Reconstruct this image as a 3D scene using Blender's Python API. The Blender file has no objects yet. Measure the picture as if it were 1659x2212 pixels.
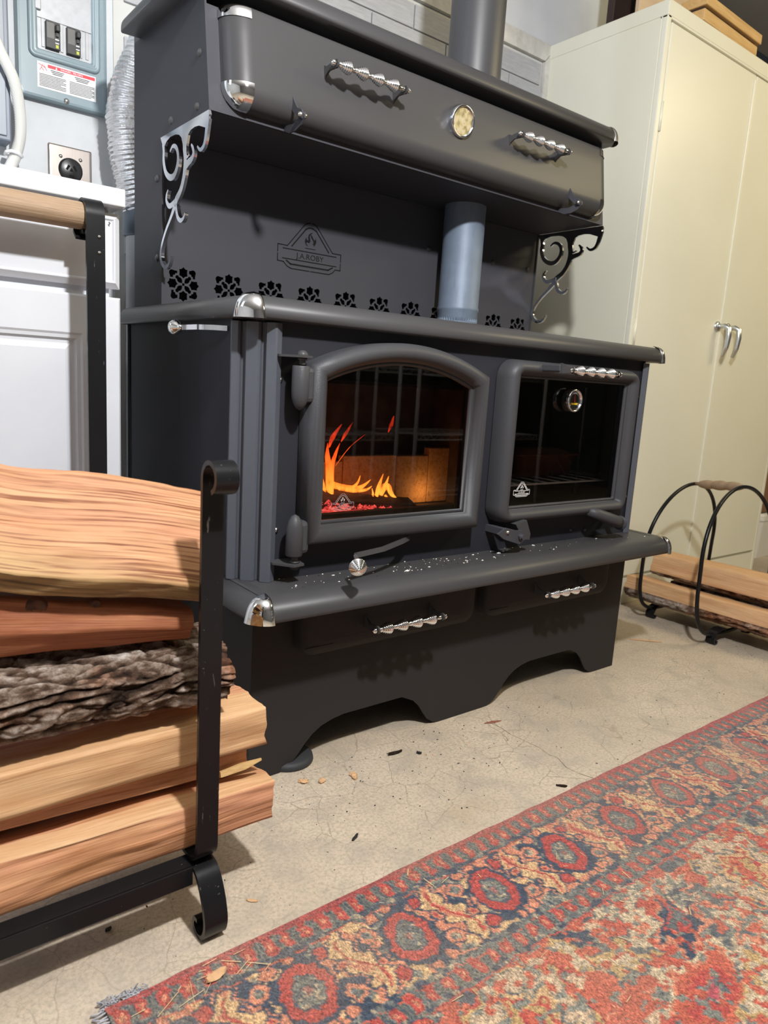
import bpy, bmesh, math, random
import numpy as np
from mathutils import Vector, Matrix, noise as mnoise
from mathutils.geometry import tessellate_polygon

# ------------------------------------------------------------------ camera, world, lamps, exposure
SC = bpy.context.scene
COL = SC.collection
CAM_POS = Vector((-0.61593, -1.15188, 0.79009))
CAM_R = Vector((0.789625, -0.610549, 0.061006))
CAM_U = Vector((0.063619, 0.180354, 0.981542))
CAM_F = Vector((0.610282, 0.771170, -0.181255))
cam = bpy.data.cameras.new('camera')
cam_ob = bpy.data.objects.new('camera', cam)
COL.objects.link(cam_ob)
cam_ob.matrix_world = Matrix(((CAM_R.x, CAM_U.x, -CAM_F.x, CAM_POS.x), (CAM_R.y, CAM_U.y, -CAM_F.y, CAM_POS.y),
                              (CAM_R.z, CAM_U.z, -CAM_F.z, CAM_POS.z), (0, 0, 0, 1)))
cam.sensor_fit = 'HORIZONTAL'
cam.sensor_width = 36.0
cam.lens = 36.0 * 1559.97 / 1659.0
cam.clip_start = 0.02
cam.dof.use_dof = True
cam.dof.focus_distance = 1.42
cam.dof.aperture_fstop = 9.0
SC.camera = cam_ob

world = bpy.data.worlds.new('world')
world.use_nodes = True
world.node_tree.nodes['Background'].inputs[0].default_value = (0.9, 0.93, 1.0, 1)
world.node_tree.nodes['Background'].inputs[1].default_value = 0.02
SC.world = world

SC.view_settings.view_transform = 'Standard'
SC.view_settings.look = 'None'
SC.view_settings.exposure = 0.0
SC.view_settings.gamma = 1.0
SC.view_settings.use_curve_mapping = False
SC.cycles.use_denoising = True
SC.cycles.max_bounces = 8
SC.cycles.diffuse_bounces = 4
SC.cycles.glossy_bounces = 4
SC.cycles.transparent_max_bounces = 12
SC.cycles.sample_clamp_indirect = 0.0
SC.cycles.blur_glossy = 0.0


def lamp(name, kind, loc, energy, color, size=0.06, size_y=None, aim=None):
    d = bpy.data.lights.new(name, kind)
    d.energy = energy
    d.color = color
    if kind == 'AREA':
        d.shape = 'RECTANGLE'
        d.size = size
        d.size_y = size_y or size
    else:
        d.shadow_soft_size = size
    o = bpy.data.objects.new(name, d)
    o.location = loc
    if aim is not None:
        o.rotation_euler = (Vector(aim) - Vector(loc)).to_track_quat('-Z', 'Y').to_euler()
    COL.objects.link(o)
    return o


# bare bulb hanging above the photographer, shop lights on the ceiling left and right
lamp('bulb_lamp', 'POINT', (-0.15, -1.10, 1.92), 170, (0.985, 0.985, 0.98), 0.045)
lamp('shop_light_cool', 'AREA', (-1.9, 0.1, 2.36), 20, (0.74, 0.85, 1.0), 0.25, 1.0, (0.6, 0.35, 0.9))
lamp('shop_light_warm', 'AREA', (2.9, -1.3, 2.38), 32, (1.0, 0.84, 0.48), 1.3, 0.25, (2.0, 0.1, 0.6))

# ------------------------------------------------------------------ helpers
rnd = random.Random(7)
PI = math.pi
WM = {}


def link(name, data, parent=None, loc=None, rot=None):
    o = bpy.data.objects.new(name, data)
    COL.objects.link(o)
    m = Matrix.Translation(loc) if loc is not None else Matrix()
    if rot is not None:
        m = m @ rot.to_4x4()
    o.matrix_basis = m
    if parent is not None:
        o.parent = parent
        o.matrix_parent_inverse = WM[parent].inverted()
    WM[o] = m
    return o


def tag(o, label=None, cat=None, group=None, kind=None):
    if label: o['label'] = label
    if cat: o['category'] = cat
    if group: o['group'] = group
    if kind: o['kind'] = kind
    return o


def thing(name, label, cat, loc, group=None):
    return tag(link(name, None, None, loc), label, cat, group)


class MB:
    def __init__(s):
        s.V = []; s.F = []; s.M = []; s.S = []

    def add(s, V, F, mi=0, smooth=False):
        n = len(s.V)
        s.V.extend([tuple(v) for v in V])
        for f in F:
            s.F.append([i + n for i in f]); s.M.append(mi); s.S.append(smooth)
        return s

    def box(s, x0, x1, y0, y1, z0, z1, mi=0, bevel=0.0):
        if bevel <= 0:
            V = [(x, y, z) for z in (z0, z1) for y in (y0, y1) for x in (x0, x1)]
            return s.add(V, [(0, 2, 3, 1), (4, 5, 7, 6), (0, 1, 5, 4), (2, 6, 7, 3), (0, 4, 6, 2), (1, 3, 7, 5)], mi)
        bm = bmesh.new()
        bmesh.ops.create_cube(bm, size=1)
        for v in bm.verts:
            v.co = Vector(((x0 + x1) / 2 + v.co.x * (x1 - x0), (y0 + y1) / 2 + v.co.y * (y1 - y0), (z0 + z1) / 2 + v.co.z * (z1 - z0)))
        bmesh.ops.bevel(bm, geom=bm.edges[:], offset=bevel, segments=2, affect='EDGES', profile=0.5)
        s.bm(bm, mi)
        bm.free()
        return s

    def bm(s, bm, mi=0, smooth=False):
        bm.verts.ensure_lookup_table()
        for i, v in enumerate(bm.verts): v.index = i
        return s.add([v.co for v in bm.verts], [[v.index for v in f.verts] for f in bm.faces], mi, smooth)

    def lathe(s, prof, org, axis=(0, 0, 1), n=24, mi=0, smooth=True, a0=0.0, a1=2 * PI):
        ax = Vector(axis).normalized()
        e1 = ax.orthogonal().normalized(); e2 = ax.cross(e1)
        full = abs(a1 - a0 - 2 * PI) < 1e-6
        m = n if full else n + 1
        V = []; F = []
        for r, h in prof:
            for k in range(m):
                a = a0 + (a1 - a0) * k / n
                V.append(Vector(org) + ax * h + (e1 * math.cos(a) + e2 * math.sin(a)) * r)
        for i in range(len(prof) - 1):
            for k in range(n):
                k2 = (k + 1) % m
                F.append((i * m + k, i * m + k2, (i + 1) * m + k2, (i + 1) * m + k))
        return s.add(V, F, mi, smooth)

    def tube(s, path, r, n=10, mi=0, closed=False, smooth=True, flat=None):
        P = [Vector(p) for p in path]
        N = len(P)
        R = r if isinstance(r, (list, tuple)) else [r] * N
        V = []; F = []
        prev = None
        for i in range(N):
            if closed: t = P[(i + 1) % N] - P[i - 1]
            else: t = P[min(i + 1, N - 1)] - P[max(i - 1, 0)]
            t.normalize()
            if prev is None: e1 = t.orthogonal().normalized()
            else: e1 = (prev - t * prev.dot(t)).normalized()
            prev = e1
            e2 = t.cross(e1)
            for k in range(n):
                a = 2 * PI * k / n
                V.append(P[i] + (e1 * math.cos(a) + e2 * math.sin(a)) * R[i])
        for i in range(N if closed else N - 1):
            j = (i + 1) % N
            for k in range(n):
                F.append((i * n + k, i * n + (k + 1) % n, j * n + (k + 1) % n, j * n + k))
        if not closed:
            F.append(tuple(range(n))[::-1]); F.append(tuple((N - 1) * n + k for k in range(n)))
        return s.add(V, F, mi, smooth)

    def strip(s, path, width_dir, w, th, mi=0, smooth=True):
        """flat bar: path of points, constant width direction, thickness across"""
        P = [Vector(p) for p in path]
        wd = Vector(width_dir).normalized()
        V = []; F = []
        N = len(P)
        for i in range(N):
            t = (P[min(i + 1, N - 1)] - P[max(i - 1, 0)]).normalized()
            nn = t.cross(wd).normalized()
            for a, b in ((-1, -1), (1, -1), (1, 1), (-1, 1)):
                V.append(P[i] + wd * (a * w / 2) + nn * (b * th / 2))
        for k in range(4):
            # separate verts per side keep the bar edges sharp
            side = []
            for i in range(N):
                side.append(V[i * 4 + k]); side.append(V[i * 4 + (k + 1) % 4])
            s.add(side, [(2 * i, 2 * i + 1, 2 * i + 3, 2 * i + 2) for i in range(N - 1)], mi, smooth)
        s.add(V[:4], [(3, 2, 1, 0)], mi); s.add(V[-4:], [(0, 1, 2, 3)], mi)
        return s

    def rim(s, path, prof, fm, closed=False, mi=0, smooth=False, caps=False):
        """sweep profile (outward offset, height) round a mitred plan path; fm(a, b, c) -> xyz"""
        N = len(path)
        nor = []
        for i in range(N):
            def seg(a, b):
                d = Vector((path[b][0] - path[a][0], path[b][1] - path[a][1])).normalized()
                return Vector((d.y, -d.x))
            if closed: n1, n2 = seg(i - 1, i), seg(i, (i + 1) % N)
            else:
                n1 = seg(i - 1, i) if i > 0 else seg(i, i + 1)
                n2 = seg(i, i + 1) if i < N - 1 else n1
            nor.append((n1 + n2) / (1 + n1.dot(n2)))
        m = len(prof)
        rings = [[fm(path[i][0] + nor[i].x * o, path[i][1] + nor[i].y * o, h) for o, h in prof] for i in range(N)]
        cnt = N if closed else N - 1
        for i in range(cnt):
            j = (i + 1) % N
            s.add(rings[i] + rings[j], [(k, k + 1, m + k + 1, m + k) for k in range(m - 1)], mi, smooth)
        if caps and not closed:
            s.add(rings[0], [tuple(range(m))], mi); s.add(rings[-1], [tuple(range(m))[::-1]], mi)
        return s

    def poly(s, outline, holes, fm, c0, c1, mi=0, sides=True):
        """flat sheet with holes between depth c0 and c1"""
        loops = [outline] + holes
        flat = [p for l in loops for p in l]
        tris = tessellate_polygon([[Vector((p[0], p[1], 0)) for p in l] for l in loops])
        s.add([fm(p[0], p[1], c0) for p in flat], tris, mi)
        if c1 is not None:
            s.add([fm(p[0], p[1], c1) for p in flat], [t[::-1] for t in tris], mi)
            if sides:
                for l in loops:
                    n = len(l)
                    V = [fm(p[0], p[1], c0) for p in l] + [fm(p[0], p[1], c1) for p in l]
                    s.add(V, [(i, (i + 1) % n, n + (i + 1) % n, n + i) for i in range(n)], mi)
        return s

    def loft(s, loops, mi=0, smooth=True, closed=True, cap0=False, cap1=False):
        n = len(loops[0]); V = [p for l in loops for p in l]; F = []
        for i in range(len(loops) - 1):
            for k in range(n if closed else n - 1):
                k2 = (k + 1) % n
                F.append((i * n + k, i * n + k2, (i + 1) * n + k2, (i + 1) * n + k))
        s.add(V, F, mi, smooth)
        if cap0: s.add(loops[0], [tuple(range(n))[::-1]], mi)
        if cap1: s.add(loops[-1], [tuple(range(n))], mi)
        return s

    def mesh(s, name, mats, fix=True, merge=0.0):
        me = bpy.data.meshes.new(name)
        me.from_pydata(s.V, [], s.F)
        for m in (mats if isinstance(mats, (list, tuple)) else [mats]): me.materials.append(m)
        me.polygons.foreach_set('material_index', s.M)
        me.polygons.foreach_set('use_smooth', s.S)
        me.update()
        if fix or merge:
            bm = bmesh.new(); bm.from_mesh(me)
            if merge: bmesh.ops.remove_doubles(bm, verts=bm.verts[:], dist=merge)
            bmesh.ops.recalc_face_normals(bm, faces=bm.faces[:])
            bm.to_mesh(me); bm.free()
        return me

    def build(s, name, mats, parent=None, loc=None, rot=None, fix=True, merge=0.0):
        return link(name, s.mesh(name, mats, fix, merge), parent, loc, rot)


def copy_tree(o, new_parent=None, loc=None):
    c = o.copy(); COL.objects.link(c)
    WM[c] = WM[o].copy()
    if new_parent is not None:
        c.parent = new_parent
    if loc is not None:
        c.location = loc
    for ch in o.children: copy_tree(ch, c)
    return c


XZ = lambda a, b, c: (a, c, b)      # plan coordinates (x, z), depth along y
YZ = lambda a, b, c: (c, a, b)      # plan coordinates (y, z), depth along x
XY = lambda a, b, c: (a, b, c)


def arc(cx, cy, r, a0, a1, n):
    return [(cx + r * math.cos(math.radians(a0 + (a1 - a0) * i / n)), cy + r * math.sin(math.radians(a0 + (a1 - a0) * i / n))) for i in range(n + 1)]


def rrect(x0, x1, z0, z1, r, k=8):
    return (arc(x1 - r, z0 + r, r, -90, 0, k) + arc(x1 - r, z1 - r, r, 0, 90, k) + arc(x0 + r, z1 - r, r, 90, 180, k) + arc(x0 + r, z0 + r, r, 180, 270, k))


# ------------------------------------------------------------------ materials
def srgb(r, g, b):
    f = lambda c: (c / 255 / 12.92) if c / 255 <= 0.04045 else ((c / 255 + 0.055) / 1.055) ** 2.4
    return (f(r), f(g), f(b), 1.0)


def mat(name, color, rough=0.5, metal=0.0, spec=0.5, bump=None, vary=None, emit=None, coat=0.0):
    m = bpy.data.materials.new(name); m.use_nodes = True
    nt = m.node_tree; b = nt.nodes['Principled BSDF']
    b.inputs['Base Color'].default_value = color
    b.inputs['Roughness'].default_value = rough
    b.inputs['Metallic'].default_value = metal
    b.inputs['Specular IOR Level'].default_value = spec
    if coat: b.inputs['Coat Weight'].default_value = coat; b.inputs['Coat Roughness'].default_value = 0.15
    if emit:
        b.inputs['Emission Color'].default_value = emit[0]; b.inputs['Emission Strength'].default_value = emit[1]
    if bump or vary:
        tc = nt.nodes.new('ShaderNodeTexCoord')
    if vary:   # (scale, amount, (sx, sy, sz))
        mp = nt.nodes.new('ShaderNodeMapping'); mp.inputs['Scale'].default_value = vary[2] if len(vary) > 2 else (1, 1, 1)
        nz = nt.nodes.new('ShaderNodeTexNoise'); nz.inputs['Scale'].default_value = vary[0]; nz.inputs['Detail'].default_value = 6
        nt.links.new(tc.outputs['Object'], mp.inputs[0]); nt.links.new(mp.outputs[0], nz.inputs[0])
        rp = nt.nodes.new('ShaderNodeValToRGB')
        rp.color_ramp.elements[0].position = 0.3; rp.color_ramp.elements[1].position = 0.7
        a = vary[1]
        rp.color_ramp.elements[0].color = tuple(c * (1 - a) for c in color[:3]) + (1,)
        rp.color_ramp.elements[1].color = tuple(min(1, c * (1 + a)) for c in color[:3]) + (1,)
        nt.links.new(nz.outputs[0], rp.inputs[0]); nt.links.new(rp.outputs[0], b.inputs['Base Color'])
    if bump:   # (scale, strength, distance)
        nz = nt.nodes.new('ShaderNodeTexNoise'); nz.inputs['Scale'].default_value = bump[0]; nz.inputs['Detail'].default_value = 4
        bp = nt.nodes.new('ShaderNodeBump'); bp.inputs['Strength'].default_value = bump[1]; bp.inputs['Distance'].default_value = bump[2]
        nt.links.new(tc.outputs['Object'], nz.inputs[0]); nt.links.new(nz.outputs[0], bp.inputs['Height']); nt.links.new(bp.outputs[0], b.inputs['Normal'])
    return m


class N:
    """small node-graph builder"""
    def __init__(s, name):
        s.m = bpy.data.materials.new(name); s.m.use_nodes = True
        s.t = s.m.node_tree; s.b = s.t.nodes['Principled BSDF']
        s.tc = s.t.nodes.new('ShaderNodeTexCoord').outputs['Object']

    def n(s, kind, ins=None, **props):
        nd = s.t.nodes.new(kind)
        for k, v in props.items(): setattr(nd, k, v)
        for k, v in (ins or {}).items():
            sk = nd.inputs[k]
            if hasattr(v, 'is_output'): s.t.links.new(v, sk)
            else: sk.default_value = v
        return nd

    def map(s, scale, rot=(0, 0, 0), src=None):
        return s.n('ShaderNodeMapping', {0: src or s.tc, 'Scale': scale, 'Rotation': rot}).outputs[0]

    def noise(s, vec, scale, detail=5, rough=0.55, dist=0.0):
        return s.n('ShaderNodeTexNoise', {'Vector': vec, 'Scale': scale, 'Detail': detail, 'Roughness': rough, 'Distortion': dist}).outputs[0]

    def ramp(s, fac, stops):
        r = s.n('ShaderNodeValToRGB', {0: fac})
        e = r.color_ramp.elements
        while len(e) < len(stops): e.new(0.5)
        for i, (p, c) in enumerate(stops):
            e[i].position = p; e[i].color = c if len(c) == 4 else (*c, 1)
        return r.outputs[0]

    def mix(s, fac, a, b, mode='MIX'):
        nd = s.n('ShaderNodeMix', data_type='RGBA', blend_type=mode)
        for sk, v in ((nd.inputs[0], fac), (nd.inputs[6], a), (nd.inputs[7], b)):
            if hasattr(v, 'is_output'): s.t.links.new(v, sk)
            else: sk.default_value = v
        return nd.outputs[2]

    def math(s, op, a, b=0.0):
        return s.n('ShaderNodeMath', {0: a, 1: b}, operation=op).outputs[0]

    def bump(s, h, strength, dist):
        s.t.links.new(s.n('ShaderNodeBump', {'Height': h, 'Strength': strength, 'Distance': dist}).outputs[0], s.b.inputs['Normal'])

    def out(s, color=None, rough=None, **kw):
        for k, v in (('Base Color', color), ('Roughness', rough)) + tuple(kw.items()):
            if v is None: continue
            if hasattr(v, 'is_output'): s.t.links.new(v, s.b.inputs[k])
            else: s.b.inputs[k].default_value = v
        return s.m


BLACK = (0.02, 0.02, 0.02, 1)
M_paint = mat('black_stove_paint', (0.052, 0.051, 0.053, 1), 0.40, spec=0.24, bump=(900, 0.06, 0.0006))
M_panel = mat('charcoal_sheet_paint', (0.054, 0.054, 0.063, 1), 0.55, spec=0.14, bump=(900, 0.06, 0.0006))
M_base = mat('brown_black_sheet_paint', (0.031, 0.028, 0.028, 1), 0.6, spec=0.12, bump=(700, 0.05, 0.0006))
M_cast = mat('cast_iron_paint', (0.047, 0.048, 0.053, 1), 0.48, spec=0.32, bump=(420, 0.3, 0.0012))
M_column = mat('cool_lit_column_paint', (0.080, 0.087, 0.106, 1), 0.42, spec=0.4, bump=(900, 0.2, 0.0008))  # stove paint made paler and bluer: cool side light is in the colour
M_body = mat('shaded_blue_black_paint', (0.026, 0.027, 0.034, 1), 0.5, spec=0.16, bump=(900, 0.06, 0.0006))  # panel paint darkened: dimness of the grazing light is put into the colour
M_dark = mat('soot_black', (0.010, 0.010, 0.010, 1), 0.8, spec=0.1)
M_gasket = mat('rope_gasket', (0.012, 0.012, 0.012, 1), 0.9, spec=0.2)
M_chrome = mat('chrome', (0.86, 0.87, 0.88, 1), 0.06, 1.0)
M_nickel = mat('polished_steel', (0.66, 0.68, 0.72, 1), 0.10, 1.0)
M_plate = mat('polished_steel_plate', (0.64, 0.67, 0.74, 1), 0.12, 1.0)
M_wire = mat('zinc_wire', (0.80, 0.80, 0.80, 1), 0.4, 0.1)
M_bolt = mat('zinc_bolt', (0.55, 0.53, 0.5, 1), 0.3, 1.0)
M_rivet = mat('painted_rivet', (0.05, 0.048, 0.048, 1), 0.4)
M_rubber = mat('black_rubber_pad', (0.03, 0.032, 0.036, 1), 0.6, spec=0.4)
M_rack = mat('black_enamel', (0.010, 0.010, 0.011, 1), 0.30, spec=0.35, bump=(160, 0.05, 0.001))
g = N('scuffed_black_enamel')
k = g.ramp(g.noise(g.map((60, 60, 9), (.5, .3, .4)), 3.0, 3, .6), [(.68, (0, 0, 0)), (.74, (1, 1, 1))])
k = g.math('MULTIPLY', k, g.ramp(g.noise(g.tc, 7, 3), [(.45, (0, 0, 0)), (.62, (.8, .8, .8))]))
sp_k = g.ramp(g.noise(g.tc, 240, 2), [(.74, (0, 0, 0)), (.78, (.6, .6, .6))])
c = g.mix(g.math('MAXIMUM', k, sp_k), (.0095, .0095, .0105, 1), (.30, .29, .28, 1))
g.bump(g.noise(g.tc, 120, 3), .06, .001)
M_rack = g.out(c, g.mix(k, (.28, .28, .28, 1), (.6, .6, .6, 1)), **{'Specular IOR Level': .22})
M_pipe = mat('grey_black_pipe', (0.045, 0.045, 0.050, 1), 0.42, spec=0.5)
M_white = mat('white_paint', (0.58, 0.60, 0.645, 1), 0.4, spec=0.4, vary=(9, 0.02))
M_counter = mat('white_laminate', (0.54, 0.55, 0.565, 1), 0.35, vary=(14, 0.03))
M_cab = mat('cream_enamel', (0.70, 0.69, 0.585, 1), 0.36, spec=0.5, vary=(3, 0.025))
M_cabgap = mat('gap_shade_tone', (0.30, 0.28, 0.20, 1), 0.6)  # darker cream, shade of the door gaps put into the colour
M_alu = mat('cast_aluminium', (0.62, 0.65, 0.68, 1), 0.32, 1.0)
M_panelgrey = mat('grey_electrical_enamel', srgb(128, 145, 152), 0.34, spec=0.5, vary=(5, 0.05))
M_galv = mat('bare_zinc_plate', (0.36, 0.37, 0.385, 1), 0.45, 0.25, vary=(60, 0.08))
M_breaker = mat('black_breaker', (0.012, 0.012, 0.012, 1), 0.45)
M_label = mat('white_label', (0.82, 0.82, 0.82, 1), 0.5)
M_red = mat('red_label_ink', (0.62, 0.03, 0.05, 1), 0.5)
M_ink = mat('black_ink', (0.02, 0.02, 0.02, 1), 0.6)
M_yellow = mat('yellow_label', (0.45, 0.47, 0.03, 1), 0.5)
M_steel = mat('brushed_stainless', (0.34, 0.30, 0.275, 1), 0.33, .8, vary=(8, 0.06, (60, 1, 1)))
M_outlet = mat('black_receptacle', (0.012, 0.012, 0.013, 1), 0.3)
M_whiteprint = mat('white_print', (0.75, 0.75, 0.75, 1), 0.5)
M_fireprint = mat('faint_print', (0.42, 0.40, 0.40, 1), 0.5)
M_dial = mat('black_dial', (0.01, 0.01, 0.01, 1), 0.4)
M_needle = mat('red_needle', (0.7, 0.03, 0.03, 1), 0.4)
M_grout = mat('pale_grout', (0.55, 0.55, 0.53, 1), 0.8)
M_brown = mat('dark_brown_stain', (0.030, 0.016, 0.012, 1), 0.6, vary=(12, 0.3))
M_darkwall = mat('dark_garage_paint', (0.018, 0.014, 0.010, 1), 0.8, spec=0.2)
M_ceil = mat('grey_ceiling_paint', (0.34, 0.33, 0.32, 1), 0.9, spec=0.2, vary=(2, 0.06))
M_backwall = mat('dim_wall_paint', (0.12, 0.115, 0.11, 1), 0.9, spec=0.2)
M_cardboard = mat('brown_cardboard', (0.20, 0.10, 0.05, 1), 0.8, vary=(6, 0.15))
M_sheet = mat('white_plastic', (0.70, 0.68, 0.64, 1), 0.45)
M_char = mat('charcoal', (0.012, 0.012, 0.013, 1), 0.8, bump=(200, 0.5, 0.002))

g = N('galvanised_flue')
n1 = g.noise(g.map((1, 1, 1)), 22, 6, 0.65)
n2 = g.noise(g.map((9, 9, 1)), 9, 4, 0.6)
c = g.mix(n1, (0.105, 0.135, 0.185, 1), (0.20, 0.25, 0.33, 1))
c = g.mix(g.ramp(n2, [(0.55, (0, 0, 0)), (0.72, (0.45, 0.45, 0.45))]), c, (0.10, 0.12, 0.15, 1))
M_flue = g.out(c, 0.55, Metallic=0.2)

g = N('white_wall_paint')
n1 = g.noise(g.tc, 3.0, 8, 0.6)
n2 = g.noise(g.tc, 60, 3)
c = g.ramp(n1, [(0.3, (0.53, 0.55, 0.57)), (0.55, (0.62, 0.64, 0.665)), (0.8, (0.66, 0.68, 0.695))])
g.bump(n2, 0.12, 0.002)
M_wall = g.out(c, 0.7)

g = N('grey_slate_tile')
n1 = g.noise(g.map((1.2, 1, 9)), 14, 8, 0.65, 0.6)
n2 = g.noise(g.tc, 2.2, 2)
c = g.ramp(n1, [(0.3, (0.29, 0.295, 0.31)), (0.52, (0.37, 0.38, 0.40)), (0.75, (0.46, 0.47, 0.485))])
c = g.mix(0.25, c, g.mix(n2, (0.3, 0.3, 0.3, 1), (0.6, 0.6, 0.62, 1)))
M_tile = g.out(c, 0.5)
g = N('marbled_trim_tile')
n1 = g.noise(g.tc, 16, 8, 0.7, 0.8)
c = g.ramp(n1, [(0.3, (0.42, 0.41, 0.38)), (0.55, (0.58, 0.57, 0.54)), (0.8, (0.68, 0.67, 0.65))])
M_trim = g.out(c, 0.45)

# concrete floor: stains, hairline crazing, scuffs
g = N('stained_concrete')
wv = g.n('ShaderNodeMix', {0: 0.06, 4: g.tc, 5: g.n('ShaderNodeTexNoise', {'Vector': g.tc, 'Scale': 7.0, 'Detail': 4}).outputs[1]}, data_type='VECTOR').outputs[1]
big = g.noise(g.tc, 2.6, 6, 0.6)
mid = g.noise(g.tc, 11, 7, 0.65)
fine = g.noise(g.tc, 160, 3, 0.7)
c = g.ramp(big, [(0.25, (0.40, 0.340, 0.260)), (0.45, (0.52, 0.425, 0.325)), (0.62, (0.59, 0.485, 0.375)), (0.8, (0.66, 0.555, 0.435))])
c = g.mix(g.ramp(mid, [(0.32, (0.8, 0.8, 0.8)), (0.52, (0, 0, 0))]), c, (0.36, 0.32, 0.265, 1))
rust = g.noise(g.map((1, 1, 1), (0, 0, 0.6)), 3.4, 5, 0.6)
c = g.mix(g.ramp(rust, [(0.62, (0, 0, 0)), (0.75, (0.5, 0.5, 0.5))]), c, (0.40, 0.29, 0.17, 1))
sp = g.noise(g.tc, 38, 4, 0.6)
c = g.mix(g.ramp(sp, [(0.66, (0, 0, 0)), (0.74, (0.55, 0.55, 0.55))]), c, (0.20, 0.17, 0.12, 1))
c = g.mix(g.ramp(fine, [(0.35, (0.85, 0.85, 0.85)), (0.58, (0, 0, 0))]), c, (0.36, 0.31, 0.24, 1))
vor = g.n('ShaderNodeTexVoronoi', {'Vector': wv, 'Scale': 13.0}, feature='DISTANCE_TO_EDGE').outputs[0]
vmask = g.noise(g.tc, 5.0, 3)
cr = g.math('MULTIPLY', g.ramp(vor, [(0.0, (1, 1, 1)), (0.014, (0, 0, 0))]), g.ramp(vmask, [(0.38, (0, 0, 0)), (0.6, (0.75, 0.75, 0.75))]))
c = g.mix(cr, c, (0.21, 0.175, 0.125, 1))
vor2 = g.n('ShaderNodeTexVoronoi', {'Vector': wv, 'Scale': 75.0}, feature='DISTANCE_TO_EDGE').outputs[0]
cr2 = g.math('MULTIPLY', g.ramp(vor2, [(0.0, (1, 1, 1)), (0.035, (0, 0, 0))]), g.ramp(g.noise(g.tc, 9.0, 3), [(0.40, (0, 0, 0)), (0.62, (0.5, 0.5, 0.5))]))
c = g.mix(cr2, c, (0.27, 0.23, 0.17, 1))
wh = g.noise(g.map((6, 40, 1), (0, 0, 0.35)), 2.3, 4, 0.7)
c = g.mix(g.ramp(wh, [(0.70, (0, 0, 0)), (0.76, (0.5, 0.5, 0.5))]), c, (0.66, 0.64, 0.60, 1))
wh2 = g.noise(g.tc, 21, 5, 0.7)
c = g.mix(g.ramp(wh2, [(0.69, (0, 0, 0)), (0.75, (0.6, 0.6, 0.6))]), c, (0.68, 0.66, 0.62, 1))
g.bump(g.math('ADD', fine, g.math('MULTIPLY', cr, -1.0)), 0.2, 0.0015)
M_concrete = g.out(c, 0.62)


def wood(name, light, dark, line, scale=1.0, line_amt=0.8, pink=None, freq=1.0, sap=None, own=True):
    """split wood: long fibres along x with dark latewood lines; sap = (nx, nz, c, colour) zone of paler sapwood"""
    g = N(name)
    pos = g.tc
    if own: g.tc = g.n('ShaderNodeAttribute', attribute_name='grain').outputs[1]   # follows each log's own fibres
    warp = g.n('ShaderNodeTexNoise', {'Vector': g.map((3.0, 5, 5)), 'Scale': 1.3, 'Detail': 1}).outputs[1]
    v = g.n('ShaderNodeMix', {0: 0.012, 4: g.tc, 5: warp}, data_type='VECTOR').outputs[1]
    broad = g.noise(g.map((1.2, 7, 7)), 6 * scale, 5, 0.6)
    l1 = g.noise(g.map((0.012, 1, 1), src=v), 330 * freq, 2, 0.4)
    l2 = g.noise(g.map((0.02, 1, 1), src=v), 900 * freq, 2, 0.5)
    mask = g.noise(g.map((1.5, 10, 10)), 5, 3, 0.6)
    c = g.mix(g.ramp(broad, [(0.35, (0, 0, 0)), (0.65, (1, 1, 1))]), light, dark)
    if pink: c = g.mix(g.ramp(g.noise(g.map((0.8, 4, 4)), 5.0, 3), [(0.42, (0, 0, 0)), (0.62, (1, 1, 1))]), c, pink)
    if sap:
        sp = g.n('ShaderNodeSeparateXYZ', {0: g.n('ShaderNodeMix', {0: 0.02, 4: pos, 5: warp}, data_type='VECTOR').outputs[1]})
        d = g.math('ADD', g.math('MULTIPLY', sp.outputs[0], sap[0]), g.math('MULTIPLY', sp.outputs[2], sap[1]))
        f = g.n('ShaderNodeMapRange', {0: d, 1: sap[2] - 0.012, 2: sap[2] + 0.02}).outputs[0]
        c = g.mix(f, sap[3], c)
    k = g.math('MULTIPLY', g.ramp(l1, [(0.50, (0, 0, 0)), (0.60, (1, 1, 1))]), g.ramp(mask, [(0.35, (0.15, 0.15, 0.15)), (0.6, (1, 1, 1))]))
    c = g.mix(g.math('MULTIPLY', k, line_amt), c, line)
    c = g.mix(g.math('MULTIPLY', g.ramp(l2, [(0.42, (1, 1, 1)), (0.6, (0, 0, 0))]), 0.22), c, line)
    g.bump(g.math('ADD', g.math('MULTIPLY', l2, .6), g.math('MULTIPLY', l1, -0.8)), 0.4, 0.0018)
    return g.out(c, 0.62, **{'Specular IOR Level': 0.3})


M_wood = wood('split_fir_heartwood', (0.66, 0.37, 0.20, 1), (0.56, 0.28, 0.135, 1), (0.28, 0.105, 0.035, 1), line_amt=0.7, pink=(0.62, 0.31, 0.18, 1))
M_woodtop = wood('split_fir_broad_face', (0.54, 0.295, 0.155, 1), (0.47, 0.235, 0.115, 1), (0.17, 0.055, 0.022, 1), line_amt=0.95, pink=(0.52, 0.25, 0.135, 1), sap=(.28, 1.0, .448, (0.45, 0.285, 0.13, 1)), freq=0.8)
M_woodpale = wood('split_fir_sapwood', (0.64, 0.41, 0.225, 1), (0.57, 0.33, 0.165, 1), (0.36, 0.17, 0.07, 1), line_amt=0.4, freq=0.8)
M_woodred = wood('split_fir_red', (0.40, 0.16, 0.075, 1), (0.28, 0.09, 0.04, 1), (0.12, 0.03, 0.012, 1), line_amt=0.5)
M_woodedge = wood('weathered_sapwood_edge', (0.42, 0.27, 0.12, 1), (0.17, 0.095, 0.04, 1), (0.06, 0.03, 0.015, 1), line_amt=0.8, freq=0.5)
M_woodend = wood('sawn_log_end', (0.62, 0.40, 0.21, 1), (0.52, 0.30, 0.14, 1), (0.30, 0.14, 0.06, 1), line_amt=0.3)
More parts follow.
